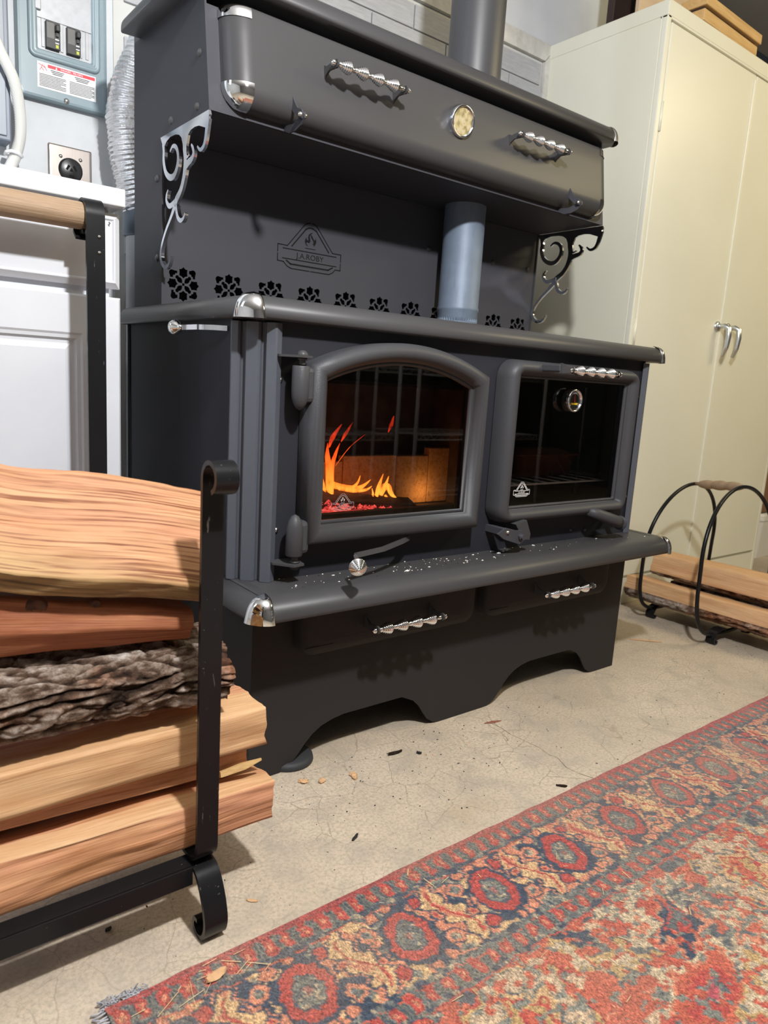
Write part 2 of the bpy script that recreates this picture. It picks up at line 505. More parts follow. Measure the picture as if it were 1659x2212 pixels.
M_beech = wood('turned_wood', (0.37, 0.265, 0.175, 1), (0.31, 0.21, 0.13, 1), (0.19, 0.12, 0.07, 1), line_amt=0.3, own=False)
M_ply = wood('raw_pine_board', (0.62, 0.42, 0.19, 1), (0.55, 0.35, 0.14, 1), (0.40, 0.22, 0.08, 1), line_amt=0.35, freq=0.4, own=False)
M_plypink = mat('birch_plywood', (0.52, 0.39, 0.26, 1), 0.6, vary=(10, 0.06, (1, 1, 5)))

g = N('fir_bark')
rl = g.n('ShaderNodeAttribute', attribute_name='relief').outputs[2]
n1 = g.noise(g.map((0.8, 1.2, 1.2)), 30, 8, 0.75, 0.4)
n2 = g.noise(g.tc, 150, 5, 0.75)
n3 = g.noise(g.map((0.5, 1, 1)), 11, 4, 0.6)
h = g.math('ADD', g.math('MULTIPLY', rl, 0.75), g.math('MULTIPLY', g.math('SUBTRACT', n1, 0.5), 1.1))
c = g.ramp(h, [(0.18, (0.020, 0.011, 0.007)), (0.36, (0.13, 0.080, 0.055)), (0.52, (0.36, 0.28, 0.225)), (0.74, (0.62, 0.56, 0.52))])
c = g.mix(g.ramp(n3, [(0.48, (0, 0, 0)), (0.62, (0.85, 0.85, 0.85))]), c, g.mix(1.0, c, (0.95, 0.50, 0.28, 1), 'MULTIPLY'))
c = g.mix(g.math('MULTIPLY', g.ramp(n2, [(0.35, (1, 1, 1)), (0.55, (0, 0, 0))]), 0.55), c, (0.07, 0.045, 0.03, 1))
g.bump(g.math('ADD', n1, g.math('MULTIPLY', n2, 0.6)), 1.0, 0.007)
M_bark = g.out(c, 0.88, **{'Specular IOR Level': 0.2})

# thin sheet glass: mirror reflection by Fresnel over a tinted see-through pane
def pane(name, tint, ior=1.45):
    m = bpy.data.materials.new(name); m.use_nodes = True
    t = m.node_tree; t.nodes.clear()
    o = t.nodes.new('ShaderNodeOutputMaterial'); mx = t.nodes.new('ShaderNodeMixShader')
    tr = t.nodes.new('ShaderNodeBsdfTransparent'); tr.inputs[0].default_value = tint
    gl = t.nodes.new('ShaderNodeBsdfGlossy'); gl.inputs['Roughness'].default_value = 0.012
    fr = t.nodes.new('ShaderNodeFresnel'); fr.inputs[0].default_value = ior
    t.links.new(fr.outputs[0], mx.inputs[0]); t.links.new(tr.outputs[0], mx.inputs[1]); t.links.new(gl.outputs[0], mx.inputs[2]); t.links.new(mx.outputs[0], o.inputs[0])
    return m


M_glass = pane('ceramic_stove_glass', (0.80, 0.78, 0.76, 1))
M_glassdark = pane('dark_oven_glass', (0.82, 0.80, 0.78, 1))

# flame: emission graded along the height, thinning out at the rims
g = N('flame')
lw = g.n('ShaderNodeLayerWeight', {0: 0.35}).outputs[1]
sep = g.n('ShaderNodeSeparateXYZ', {0: g.tc}).outputs[2]
hgt = g.n('ShaderNodeMapRange', {0: sep, 1: 0.50, 2: 0.69}).outputs[0]
fc = g.ramp(hgt, [(0.0, (1.0, 0.34, 0.04)), (0.3, (1.0, 0.20, 0.02)), (0.6, (0.9, 0.09, 0.010)), (0.8, (0.35, 0.02, 0.004)), (1.0, (0.16, 0.008, 0.003))])
em = g.n('ShaderNodeEmission', {0: fc, 1: 3.2}).outputs[0]
tr = g.n('ShaderNodeBsdfTransparent').outputs[0]
fac = g.math('MULTIPLY', g.math('SUBTRACT', 1.0, g.ramp(lw, [(0.1, (0.05, 0.05, 0.05)), (0.7, (1, 1, 1))])), g.ramp(g.noise(g.map((1, 1, 0.5)), 75, 3), [(0.35, (0.15, 0.15, 0.15)), (0.6, (1, 1, 1))]))
mx = g.n('ShaderNodeMixShader', {0: fac, 1: tr, 2: em}).outputs[0]
g.t.links.new(mx, g.t.nodes['Material Output'].inputs[0])
M_flame = g.m

g = N('glowing_embers')
n1 = g.noise(g.tc, 90, 5, 0.7)
c = g.ramp(n1, [(0.35, (0.02, 0.004, 0.003)), (0.5, (0.55, 0.03, 0.03)), (0.68, (1.0, 0.16, 0.10))])
M_ember = g.out((0.02, 0.01, 0.01, 1), 0.9, **{'Emission Color': c, 'Emission Strength': 1.5})

g = N('fire_brick')
n1 = g.noise(g.tc, 130, 4, 0.7)
c = g.ramp(n1, [(0.3, (0.30, 0.20, 0.10)), (0.5, (0.50, 0.36, 0.20)), (0.75, (0.58, 0.44, 0.26))])
M_brick = g.out(c, 0.9)

g = N('loaf_in_dish')
M_dish = mat('amber_glass_dish', (0.10, 0.035, 0.018, 1), 0.15, spec=0.6)

# ------------------------------------------------------------------ room
def structure(name, mb, mats, **kw):
    return tag(mb.build(name, mats, **kw), kind='structure')


structure('floor', MB().box(-3.0, 4.6, -3.4, 0.95, -0.1, 0.0), M_concrete)
wb = structure('wall_back', MB().box(-3.0, 1.98, 0.85, 0.95, 0.0, 2.45), M_wall)
structure('wall_recess', MB().box(1.98, 4.6, 0.86, 0.95, 0.0, 2.45), M_darkwall)
structure('wall_left', MB().box(-3.1, -3.0, -3.4, 0.95, 0.0, 2.45), M_wall)
structure('wall_right', MB().box(4.6, 4.7, -3.4, 0.95, 0.0, 2.45), M_backwall)
structure('wall_front', MB().box(-3.0, 4.6, -3.5, -3.4, 0.0, 2.45), M_backwall)
structure('ceiling', MB().box(-3.1, 4.7, -3.5, 0.83, 2.45, 2.55), M_ceil)
structure('trim_1', MB().box(1.975, 2.13, 0.80, 0.86, 0.0, 2.45, bevel=0.004), M_brown)

# grey tile panel on the wall behind the stove: every tile laid on its own
TZ = 1.885; TH = 0.0745; TW = 0.305; GR = 0.004
tile_me = {}
structure('trim_2', MB().box(0.02, 1.578, 0.846, 0.85, 0.0, TZ + 0.085), M_grout)
row = 0
z = TZ + 0.004
while z > 0.0:
    zt = z + TH - GR
    x = 0.045 - (0.165 if row % 2 else 0.0)
    while x < 1.575:
        xa, xb = max(x, 0.045), min(x + TW - GR, 1.573)
        vis = z > 1.62 or xb < 0.22 or (xa > 1.1 and 0.6 < z < 1.3)
        if xb - xa > 0.02 and vis:
            w = round(xb - xa, 3)
            if w not in tile_me: tile_me[w] = MB().box(0, w, 0, 0.009, 0, TH - GR, bevel=0.0015).mesh('tile', M_tile)
            link('tile', tile_me[w], wb, (xa, 0.838 + rnd.uniform(-.0008, .0008), z))
        x += TW
    z -= TH
    row += 1
# mitred marble border: top run and right run
tp = structure('trim_3', MB().loft([[(0.02, 0.832, TZ + .088), (0.02, 0.848, TZ + .088), (0.02, 0.848, TZ + .148), (0.02, 0.834, TZ + .148)],
                                   [(1.578, 0.832, TZ + .088), (1.578, 0.848, TZ + .088), (1.632, 0.848, TZ + .148), (1.632, 0.834, TZ + .148)]], smooth=False, cap0=True, cap1=True), M_trim)
structure('trim_4', MB().loft([[(1.580, 0.832, 0.0), (1.580, 0.848, 0.0), (1.632, 0.848, 0.0), (1.632, 0.834, 0.0)],
                               [(1.580, 0.832, TZ + .086), (1.580, 0.848, TZ + .086), (1.632, 0.848, TZ + .146), (1.632, 0.834, TZ + .146)]], smooth=False, cap0=True, cap1=True), M_trim)

# ------------------------------------------------------------------ the stove
W = 1.188
stove = thing('cook_stove', 'large matte black wood cook stove with arched fire door, oven door and raised warming hood', 'stove', (W / 2, 0.3, 0))


def part(name, mb, mats, parent=stove, label=None, **kw):
    o = mb.build(name, mats, parent, **kw)
    if label: o['label'] = label
    return o


# coil handle, its mesh shared by every drawer and door
def coil_profile(L):
    pr = [(0.0, 0.0), (0.004, 0.0), (0.0055, 0.003), (0.0055, 0.005)]
    n = 4; s = (L - 0.012) / n
    for b in range(n):
        x0 = 0.005 + b * s
        k = 0
        turns = 5; seg = 8
        ln = 0.021
        for i in range(turns * seg):
            t = i / (turns * seg)
            env = 0.0062 + 0.0062 * math.sin(t * PI / 2)
            pr.append((env - 0.0023 * (0.5 - 0.5 * math.cos(2 * PI * i / seg)), x0 + ln * t))
        for t in (0, .2, .45, .7, 1):
            pr.append((0.0052 + 0.0072 * math.cos(t * PI / 2) ** 1.3, x0 + ln + 0.0095 * t))
        pr.append((0.0052, x0 + s))
    pr += [(0.0052, L - 0.004), (0.004, L), (0.0, L)]
    return pr


HL = 0.168
hb = MB().lathe(coil_profile(HL), (0, 0, 0), (1, 0, 0), 20)
for e in (-0.0095, HL + 0.0095):
    sg = 1 if e > 0 else -1
    hb.lathe([(0.0, -0.006), (0.0045, -0.0045), (0.006, -0.001), (0.006, 0.001), (0.0045, 0.0045), (0.0, 0.006)], (e, 0, 0), (1, 0, 0), 14)
    hb.lathe([(0.0075, -0.0012), (0.0075, 0.0012), (0.0, 0.0012)], (e - sg * 0.006, 0, 0), (1, 0, 0), 14)
coil_me = hb.mesh('coil_handle', M_chrome)


def tab_mesh(flip, reach=0.042):
    s = -1 if flip else 1
    out = [(0, -0.022), (-0.006, -0.013), (-0.018, -0.006)] + [(-reach + 0.008 * math.cos(math.radians(a)), 0.008 * math.sin(math.radians(a))) for a in range(-60, -301, -30)] + [(-0.020, 0.006), (-0.010, 0.004), (0, 0.008)]
    return MB().poly([(a, b * s) for a, b in out], [], YZ, -0.002, 0.002).mesh('handle_bracket', M_paint)


tab_down, tab_up = tab_mesh(False), tab_mesh(True)


def coil_handle(parent, x, yface, z, flip, reach=0.042):
    link('coil_handle', coil_me, parent, (x, yface - reach, z))['label'] = 'chrome coil spring handle'
    for xx in (x - 0.003, x + HL + 0.003):
        link('handle_bracket', tab_up if flip else tab_down, parent, (xx, yface, z))


# corner caps: bright domes on chamfered corners
def corner_cap(parent, cx, cy, z0, h, hw, nx, back, top_in, flip=False):
    mb = MB()
    n = Vector((nx, -1, 0)).normalized(); u = Vector((-n.y, n.x, 0))
    loops = []
    T = 12
    for i in range(T + 1):
        t = i / T
        w = hw * (1 - 0.30 * t) * math.sqrt(max(0.0, 1 - t ** 5)) + 0.0004
        off = 0.006 - top_in * (1 - math.sqrt(max(0.0, 1 - t ** 2.6)))
        zz = z0 - h * t if flip else z0 + h * t
        lp = []
        for k in range(15):
            a = math.radians(-100 + 200 * k / 14)
            p = Vector((cx, cy, zz)) + u * (w * math.sin(a)) + n * (off + back * (math.cos(a) - 0.6) * (0.35 + 0.65 * w / hw))
            lp.append(tuple(p))
        loops.append(lp)
    mb.loft(loops, closed=False)
    o = mb.build('corner_cap', M_chrome, parent)
    o['label'] = 'chrome corner cap'
    return o


# base skirt with ogee arches
def ogee(x0, x1, h):
    L = [(x0 - .01, 0.0), (x0 + .005, .001), (x0 + .02, .006), (x0 + .034, .016), (x0 + .048, .031), (x0 + .062, .048), (x0 + .08, .065), (x0 + .10, .077), (x0 + .125, .085), (x0 + .155, h)]
    m = [(x1 - .155 + .03, h), (x1 - .115, .085), (x1 - .09, .073), (x1 - .072, .056), (x1 - .058, .036), (x1 - .044, .017), (x1 - .028, .006), (x1 - .012, .001), (x1, 0.0)]
    return L + m


outl = [(0, 0)] + ogee(0.065, 0.505, .09) + ogee(0.655, 1.10, .09) + [(W, 0), (W, .37), (0, .37)]
mb = MB().poly(outl, [], XZ, 0.0, 0.004)
for xs in (0.0, W - .004):
    mb.poly([(0.004, 0), (.12, 0), (.15, .02), (.18, .06), (.22, .08), (.38, .08), (.42, .06), (.45, .02), (.48, 0), (.56, 0), (.56, .37), (.004, .37)], [], YZ, xs, xs + .004)
mb.box(0.004, W - .004, .55, .555, 0, .37)
mb.box(0.004, W - .004, .004, .55, .20, .205)
part('base_skirt', mb, M_base)
part('leveling_foot', MB().lathe([(0, 0.016), (.045, .016), (.052, .012), (.054, .004), (.052, 0.0005), (0, .0005)], (.110, .038, 0), n=32), M_rubber)

# drawers under the shelf
def drawer(x0, x1):
    R = 0.03
    pth = [(x0, .36), (x0, .25 + R)] + arc(x0 + R, .25 + R, R, 180, 270, 6)[1:] + arc(x1 - R, .25 + R, R, 270, 360, 6) + [(x1, .36)]
    mb = MB()
    loops = []
    for ins, y in ((0, 0.0), (0, -.022), (.002, -.03), (.008, -.036), (.018, -.039), (.03, -.040)):
        cx = (x0 + x1) / 2; cz = .36
        sx = ((x1 - x0) / 2 - ins) / ((x1 - x0) / 2)
        loops.append([(cx + (px - cx) * sx, y, cz + (pz - cz) * (0.11 - ins) / 0.11) for px, pz in pth])
    mb.loft(loops, closed=False)
    mb.add(loops[-1], [tuple(range(len(pth)))], 0)
    d = part('drawer', mb, M_base)
    part('corner_seam', MB().box(x0 + .004, x0 + .07, -.0395, -.0385, .2715, .2728), M_dark, d)
    return d


d1 = drawer(.088, .556); d2 = drawer(.592, 1.066)
coil_handle(d1, .236, -.040, .300, True)
coil_handle(d2, .756, -.040, .300, True)

# rolled lower shelf
R3 = [(-.05, .366), (-.004, .364), (0, .367), (0, .372)] + [(-.036 + .036 * math.cos(math.radians(a)), .372 + .034 * math.sin(math.radians(a))) for a in range(10, 91, 10)] + [(-.048, .4065)]
sp = [(-.056, .10), (-.056, -.084), (-.025, -.116), (W + .025, -.116), (W + .056, -.084), (W + .056, .10)]
mb = MB().rim(sp, R3, XY, smooth=True, caps=True)
mb.add([(-.03, .1, .4058), (-.03, -.075, .4058), (W + .03, -.075, .4058), (W + .03, .1, .4058), (-.03, .1, .367), (-.03, -.075, .367), (W + .03, -.075, .367), (W + .03, .1, .367)], [(0, 1, 2, 3), (7, 6, 5, 4)])
shelf = part('lower_shelf', mb, M_paint, merge=0.0004)
corner_cap(shelf, -.0405, -.100, .3635, .0475, .028, -1, .013, .03)
corner_cap(shelf, W + .0405, -.100, .3635, .0475, .028, 1, .013, .03)

# body: front sheet with openings for the two doors, left and right side sheets
arch_R = 0.471
def arch_path(x0, x1, z0, z1, h, n=20):
    cx = (x0 + x1) / 2; half = (x1 - x0) / 2
    Rr = half * half / (2 * h) + h / 2
    cz = z1 + h - Rr
    a = math.degrees(math.asin(half / Rr))
    return [(x0, z0), (x1, z0)] + arc(cx, cz, Rr, 90 - a, 90 + a, n)


FG = arch_path(.124, .490, .518, .780, .038)
OG = rrect(.640, 1.050, .514, .812, .004)
mb = MB().poly([(.02, .405), (W - .02, .405), (W - .02, .878), (.02, .878)], [arch_path(.112, .50, .505, .79, .036), rrect(.63, 1.06, .50, .825, .004, 2)], XZ, 0.0, 0.004)
mb.box(-.028, -.024, .055, .60, .405, .878)
mb.box(W + .024, W + .028, .055, .60, .405, .878)
mb.box(-.024, W + .024, .60, .604, .20, .878)
part('body_shell', mb, M_body)
part('side_seam', MB().box(-.0295, -.028, .585, .6, .405, .878), M_dark)
# fluted corner columns on the chamfers
def column(sgn):
    L = Vector((-.030, .052)); Rr = Vector((.033, -.010))
    u = (Rr - L); ln = u.length; u.normalize(); n = Vector((u.y, -u.x))
    prof = [(-.001, -.012), (.0, .006), (.003, .010), (.014, .010), (.017, .006), (.018, -.001), (.025, -.001), (.026, .006), (.029, .010), (.050, .010), (.053, .006), (.054, -.001), (.061, -.001), (.062, .006), (.065, .011), (.080, .011), (.083, .008), (.087, -.006)]
    k = ln / .086
    pts = []
    for a, b in prof:
        p = L + u * (a * k) + n * b
        pts.append((p.x if sgn < 0 else W - p.x, p.y))
    mb = MB()
    for i in range(len(pts) - 1):
        (xa, ya), (xb, yb) = pts[i], pts[i + 1]
        mb.add([(xa, ya, .4065), (xb, yb, .4065), (xb, yb, .874), (xa, ya, .874)], [(0, 1, 2, 3)])
    part('corner_column', mb, M_column)


column(-1); column(1)
for (sx, sz) in ((.040, .777), (.042, .502), (1.147, .783), (1.149, .508), (.92, .431), (.98, .426)):
    part('screw', MB().lathe([(0, -.005), (.003, -.0045), (.0052, -.002), (.0055, 0)], (sx, 0, sz), (0, 1, 0), 12), M_bolt if sx < .5 else M_rivet)

# cooktop
R4 = [(-.09, .878), (-.004, .878), (0, .881), (0, .888)] + [(-.032 + .032 * math.cos(math.radians(a)), .888 + .030 * math.sin(math.radians(a))) for a in range(10, 91, 10)] + [(-.048, .9185)]
cp = [(-.047, .61), (-.047, .004), (-.013, -.03), (W + .013, -.03), (W + .047, .004), (W + .047, .61)]
mb = MB().rim(cp, R4, XY, smooth=True, caps=True)
mb.box(-.0, W + .0, .015, .60, .875, .9185)
ct = part('cooktop', mb, M_paint, merge=0.0004)
corner_cap(ct, -.030, -.013, .8775, .0455, .029, -1, .013, .028)
corner_cap(ct, W + .030, -.013, .8775, .0455, .029, 1, .013, .028)

# ---- arched fire door
mb = MB()
prof = [(-.001, -.020), (-.001, -.026), (.004, -.030), (.0055, -.027), (.007, -.034), (.012, -.044), (.018, -.0495), (.025, -.051), (.033, -.048), (.039, -.042), (.042, -.034), (.042, -.003)]
mb.rim(FG, prof, XZ, closed=True, smooth=True)
fd = part('fire_door', mb, M_cast, merge=0.0002)
part('glass_pane', MB().poly(FG, [], XZ, -.0225, None), M_glass, fd, 'ceramic glass pane of the fire door', fix=False)
part('gasket', MB().rim(FG, [(.006, -.003), (.006, .003), (.036, .003), (.036, -.003)], XZ, closed=True), M_gasket, fd)
for zc, up in ((.7675, 1), (.4955, -1)):
    k = up
    mb = MB().lathe([(0, k * .036), (.0145, k * .036), (.0158, k * .034), (.0158, -k * .010), (.0148, -k * .020), (.0118, -k * .030), (.007, -k * .038), (0, -k * .042)], (.060, -.038, zc), n=18)
    mb.box(.060, .090, -.044, -.012, zc - .028 if up > 0 else zc - .034, zc + .034 if up > 0 else zc + .028, bevel=.008)
    part('hinge_knuckle', mb, M_cast, fd)
    zp = zc + k * .052
    mb = MB().poly([(.026, -.02), (.026, .0), (.085, .0), (.076, -.05), (.052, -.054)], [], XY, zp - .002, zp + .002)
    mb.lathe([(0, k * .011), (.006, k * .010), (.0095, k * .006), (.0105, k * .003), (.0105, 0)], (.062, -.038, zp), n=16)
    mb.lathe([(.006, -k * .014), (.006, 0)], (.062, -.038, zp), n=10)
    mb.lathe([(0, -k * .006), (.0085, -k * .006), (.0085, -k * .002), (0, -k * .002)], (.062, -.038, zp), n=16)
    part('hinge_bracket', mb, M_paint)
# latch lever below the door, with a coil knob
lv = MB()
lv.strip([(.345, -.026, .466), (.31, -.045, .465), (.24, -.075, .463), (.157, -.098, .464)], (0, .3, 1), .010, .006, smooth=False)
lv.strip([(.157, -.096, .464), (.150, -.112, .459), (.142, -.128, .454)], (1, .5, .3), .012, .006, smooth=False)
lever = part('latch_lever', lv, M_paint)
kb = [(0.0, 0.024), (.002, .0235)]
for i in range(36):
    t = i / 36
    kb.append((.0022 + .0145 * t ** 0.75 - .0017 * (0.5 - .5 * math.cos(2 * PI * i / 6)), .0235 - .019 * t))
kb += [(.0168, .004), (.0165, .001), (.012, -.003), (.006, -.006), (0, -.006)]
knob_me = MB().lathe(kb, (0, 0, 0), (-.42, -.86, -.05), 24).mesh('coil_knob', M_chrome)
link('coil_knob', knob_me, lever, (.138, -.132, .453))['label'] = 'chrome coil knob'

# ---- oven door
mb = MB()
loops = []
for o, y, r in ((-.001, -.020, .003), (-.001, -.027, .003), (.004, -.031, .004), (.006, -.028, .005), (.008, -.034, .006), (.014, -.043, .010), (.022, -.049, .017), (.030, -.0495, .024), (.038, -.045, .031), (.044, -.036, .037), (.048, -.022, .042), (.049, -.010, .043), (.049, -.003, .043)):
    ox = o; oz = o * .8
    loops.append([(px, y, pz) for px, pz in rrect(.640 - ox, 1.050 + ox * .9, .514 - oz, .812 + oz, max(r, .003))])
mb.loft(loops)
od = part('oven_door', mb, M_cast)
part('glass_pane', MB().poly(OG, [], XZ, -.0225, None), M_glassdark, od, 'dark glass pane of the oven door', fix=False)
gk = []
for i in range(160):
    p = rrect(.600, 1.088, .482, .844, .038, 39)[i]
    gk.append((p[0], .0 + rnd.uniform(-.0012, .0012), p[1]))
part('gasket', MB().tube(gk, [.0035 + rnd.uniform(-.001, .001) for _ in gk], 6, closed=True), M_gasket, od)
link('coil_handle', coil_me, od, (.735, -.100, .834))['label'] = 'chrome coil spring handle'
mb = MB().poly([(.690, .826), (.728, .829), (.737, .834), (.728, .840), (.690, .848)], [], XZ, -.096, -.104)
mb.box(.688, .722, -.10, -.047, .829, .845, bevel=.003)
part('handle_bracket', mb, M_cast, od)
part('handle_bracket', MB().box(.895, .908, -.10, -.047, .830, .841, bevel=.003), M_cast, od)
# oven thermometer
gx, gz = .824, .766
th = part('thermometer', MB().lathe([(.0, -.012), (.022, -.012), (.0225, -.016), (.0255, -.018), (.0275, -.016), (.0275, .004), (.010, .006), (.010, .012)], (gx, -.030, gz), (0, 1, 0), 32), M_nickel, stove, 'round steel thermometer on the oven glass')
part('dial', MB().lathe([(0, -.0115), (.0222, -.0115)], (gx, -.031, gz), (0, 1, 0), 32), M_dial, th, fix=False)
tk = MB()
for i in range(27):
    a = math.radians(-130 + 260 * i / 26)
    r0, r1 = (.0165, .0205)
    c_, s_ = math.sin(a), math.cos(a)
    w = .0004
    tk.add([(gx + c_ * r0 + s_ * w, -.0432, gz + s_ * r0 - c_ * w), (gx + c_ * r0 - s_ * w, -.0432, gz + s_ * r0 + c_ * w), (gx + c_ * r1 - s_ * w, -.0432, gz + s_ * r1 + c_ * w), (gx + c_ * r1 + s_ * w, -.0432, gz + s_ * r1 - c_ * w)], [(0, 1, 2, 3)])
part('scale_marks', tk, M_whiteprint, th)
part('needle', MB().add([(gx - .0012, -.0437, gz - .004), (gx + .0016, -.0437, gz - .004), (gx - .001, -.0437, gz + .017)], [(0, 1, 2)]), M_needle, th)
nb = MB().box(gx - .010, gx + .010, -.0436, -.0432, gz - .010, gz - .0055)
nb.add([(gx - .010, -.0436, gz - .010), (gx - .014, -.0436, gz - .006), (gx - .010, -.0436, gz - .0055), (gx + .010, -.0436, gz - .010), (gx + .014, -.0436, gz - .006), (gx + .010, -.0436, gz - .0055)], [(0, 1, 2), (3, 4, 5)])
part('zone_mark', nb, mat('amber_print', (.6, .42, .02, 1), .5), th)
# oven door hinges
mb = MB().poly([(.577, .461)] + [(.603, .474), (.640, .465)] + arc(.652, .449, .017, 60, -110, 6) + [(.598, .448)], [], XZ, -.058, -.063)
mb.lathe([(0, -.008), (.004, -.008), (.005, -.006), (.0075, -.005), (.0075, 0)], (.652, -.063, .450), (0, 1, 0), 6, smooth=False)
mb.lathe([(0, -.004), (.004, -.003), (.0048, 0)], (.608, -.063, .463), (0, 1, 0), 12, mi=1)
mb.box(.600, .616, -.058, .0, .455, .470)
h1 = part('oven_hinge', mb, [M_panel, M_bolt])
lp = [[(.640, y0, .478), (.676, y0, .486), (.694, y0, .452), (.692, y0, .438), (.668, y0, .440)] for y0 in (-.058, -.02)]
part('hinge_arm', MB().loft(lp, smooth=False, cap0=True, cap1=True), M_cast, h1)
mb = MB().tube([(.93, -.040, .488), (.955, -.052, .481), (.99, -.060, .470), (1.025, -.062, .459), (1.045, -.058, .454)], [.012, .014, .015, .0155, .015], 14)
mb.box(.925, .965, -.05, -.012, .476, .496, bevel=.006)
h2 = part('oven_hinge', mb, M_cast)
mb = MB().lathe([(0, -.003), (.018, -.003), (.0195, 0), (.018, .003), (0, .003)], (1.060, -.052, .450), (1, 0.25, 0), 20)
mb.box(1.056, 1.064, -.05, 0, .441, .459)
part('hinge_arm', mb, M_panel, h2)

# maker's emblem, used three times: strokes in millimetres from the emblem centre
EMB = [([(-90.5, -4), (-64.5, -4.5), (-20.5, 47.5), (-12.5, 54), (-2.5, 56.5)], 2.2), ([(3.5, 56.5), (13.5, 53.5), (21.5, 46.5), (65.5, -4), (91, -4), (91, -21.5)], 2.2),
       ([(91, -25.5), (91, -42.5), (75.5, -42.5), (68.5, -50.5), (57.5, -56), (3.5, -56)], 2.2), ([(-.5, -56), (-52.5, -56), (-64.5, -51.5), (-74.5, -42.5), (-90.5, -42), (-90.5, -25.5)], 2.2),
       ([(-90.5, -21), (-90.5, -4)], 2.2), ([(-52.5, -4.5), (-14.5, 40.5), (-4.5, 45.5), (5.5, 44.8), (15.5, 40.5), (54.5, -4.5)], 3.0),
       ([(-76.5, -11.5), (77.5, -11.5)], 2.2), ([(-77.5, -34.5), (78.5, -34.5)], 2.2), ([(-66.5, -38.5), (-54.5, -45.8), (54.5, -46), (67.5, -38.5)], 3.4), ([(-14.5, -3), (14.5, -3)], 1.6)]
FLM = [[(6.5, 35.5), (-1.5, 33.5), (-6.5, 28.5), (-7.5, 22.5), (-6.5, 18.5), (-7.5, 15.5), (-11.5, 17.5), (-11.5, 22.5), (-15.5, 17.5), (-16.5, 11.5), (-12.5, 4.5), (-6.5, 1.5), (-12.5, 8.5), (-9.5, 11.5), (-4.5, 9.5), (-.5, 13.5), (-1.5, 20.5), (-3.5, 25.5), (1.5, 31.5)],
       [(-.5, 29.5), (1.5, 22.5), (7.5, 16.5), (8.5, 11.5), (5.5, 7.5), (10.5, 7.5), (8.5, 2.5), (13.5, 7.5), (16.5, 14.5), (15.5, 20.5), (14.5, 25.5), (13.5, 19.5), (10.5, 18.5), (6.5, 23.5), (3.5, 28.5)]]


def text_mesh(s, size, align='CENTER'):
    cu = bpy.data.curves.new('lettering', 'FONT'); cu.body = s; cu.size = size; cu.align_x = align; cu.resolution_u = 3
    o = bpy.data.objects.new('lettering', cu); COL.objects.link(o)
    dg = bpy.context.evaluated_depsgraph_get(); dg.update()
    me = bpy.data.meshes.new_from_object(o.evaluated_get(dg))
    V = [tuple(v.co) for v in me.vertices]; F = [tuple(p.vertices) for p in me.polygons]
    bpy.data.objects.remove(o); bpy.data.curves.remove(cu); bpy.data.meshes.remove(me)
    return V, F


def emblem(parent, cx, cz, y, s, m, lw=1.0, filled=False):
    mb = MB()
    for pts, w in EMB:
        w *= lw
        for i in range(len(pts) - 1):
            a, b = Vector(pts[i]), Vector(pts[i + 1]); d = (b - a).normalized(); nn = Vector((-d.y, d.x)) * (w / 2)
            a = a - d * w * .3; b = b + d * w * .3
            q = [a + nn, b + nn, b - nn, a - nn]
            mb.add([(cx + p.x * s / 1000, y, cz + p.y * s / 1000) for p in q], [(0, 1, 2, 3)])
    for fl in FLM:
        mb.poly([(cx + a * s / 1000, cz + b * s / 1000) for a, b in fl], [], XZ, y, None)
    V, F = text_mesh('J.A.ROBY', 1.0)
    xs = [v[0] for v in V]; w = max(xs) - min(xs); hh = max(v[1] for v in V)
    mb.add([(cx + (v[0] - (max(xs) + min(xs)) / 2) / w * .080 * s, y, cz - .0295 * s + v[1] / hh * .0125 * s) for v in V], F)
    return part('emblem', mb, m, parent, fix=False)


emblem(fd, .174, .551, -.0235, .29, M_fireprint, .9)
emblem(od, .688, .553, -.0235, .31, M_whiteprint, 1.7)

# ---- inside of the firebox
fb = MB()
fb.add([(.085, .004, .49), (.645, .004, .49), (.645, .26, .49), (.085, .26, .49), (.085, .004, .87), (.645, .004, .87), (.645, .26, .87), (.085, .26, .87)], [(0, 1, 2, 3), (4, 5, 6, 7), (0, 3, 7, 4), (1, 2, 6, 5), (3, 2, 6, 7)])
fb.box(.10, .60, .010, .026, .49, .5215)
fbx = part('firebox', fb, mat('sooty_firebox_steel', (.055, .045, .040, 1), .8, spec=.1, vary=(14, .5)))
bxs = [.10, .318, .474, .577, .646]
for i in range(4):
    part('fire_brick', MB().box(bxs[i] + .0012, bxs[i + 1] - .0012, .188, .212, .492, (.60, .612, .610, .628)[i], bevel=.002), M_brick, fbx)
part('smoke_baffle', MB().box(.09, .64, .06, .256, .775, .782), M_dark, fbx)
# ---- inside of the oven
ob = MB()
ob.add([(.648, .004, .48), (1.18, .004, .48), (1.18, .36, .48), (.648, .36, .48), (.648, .004, .85), (1.18, .004, .85), (1.18, .36, .85), (.648, .36, .85)], [(0, 1, 2, 3), (4, 5, 6, 7), (0, 3, 7, 4), (1, 2, 6, 5), (3, 2, 6, 7)])
obx = part('oven_liner', ob, mat('oven_liner_enamel', (.018, .016, .015, 1), .35))
rk = MB().tube([(.665, .03, .553), (1.165, .03, .553), (1.165, .33, .553), (.665, .33, .553)], .003, 6, closed=True)
for i in range(9):
    rk.tube([(.69 + i * .055, .03, .553), (.69 + i * .055, .33, .553)], .0018, 5)
part('oven_rack', rk, M_wire, obx)
part('side_strip', MB().box(1.168, 1.174, .185, .188, .485, .80), M_wire, obx)
mb = MB().tube([(1.088, .012, .59), (1.098, .014, .675)], .003, 8)
mb.lathe([(0, -.006), (.006, -.004), (.006, .004), (0, .006)], (1.086, .012, .583), (0, 0, 1), 10)
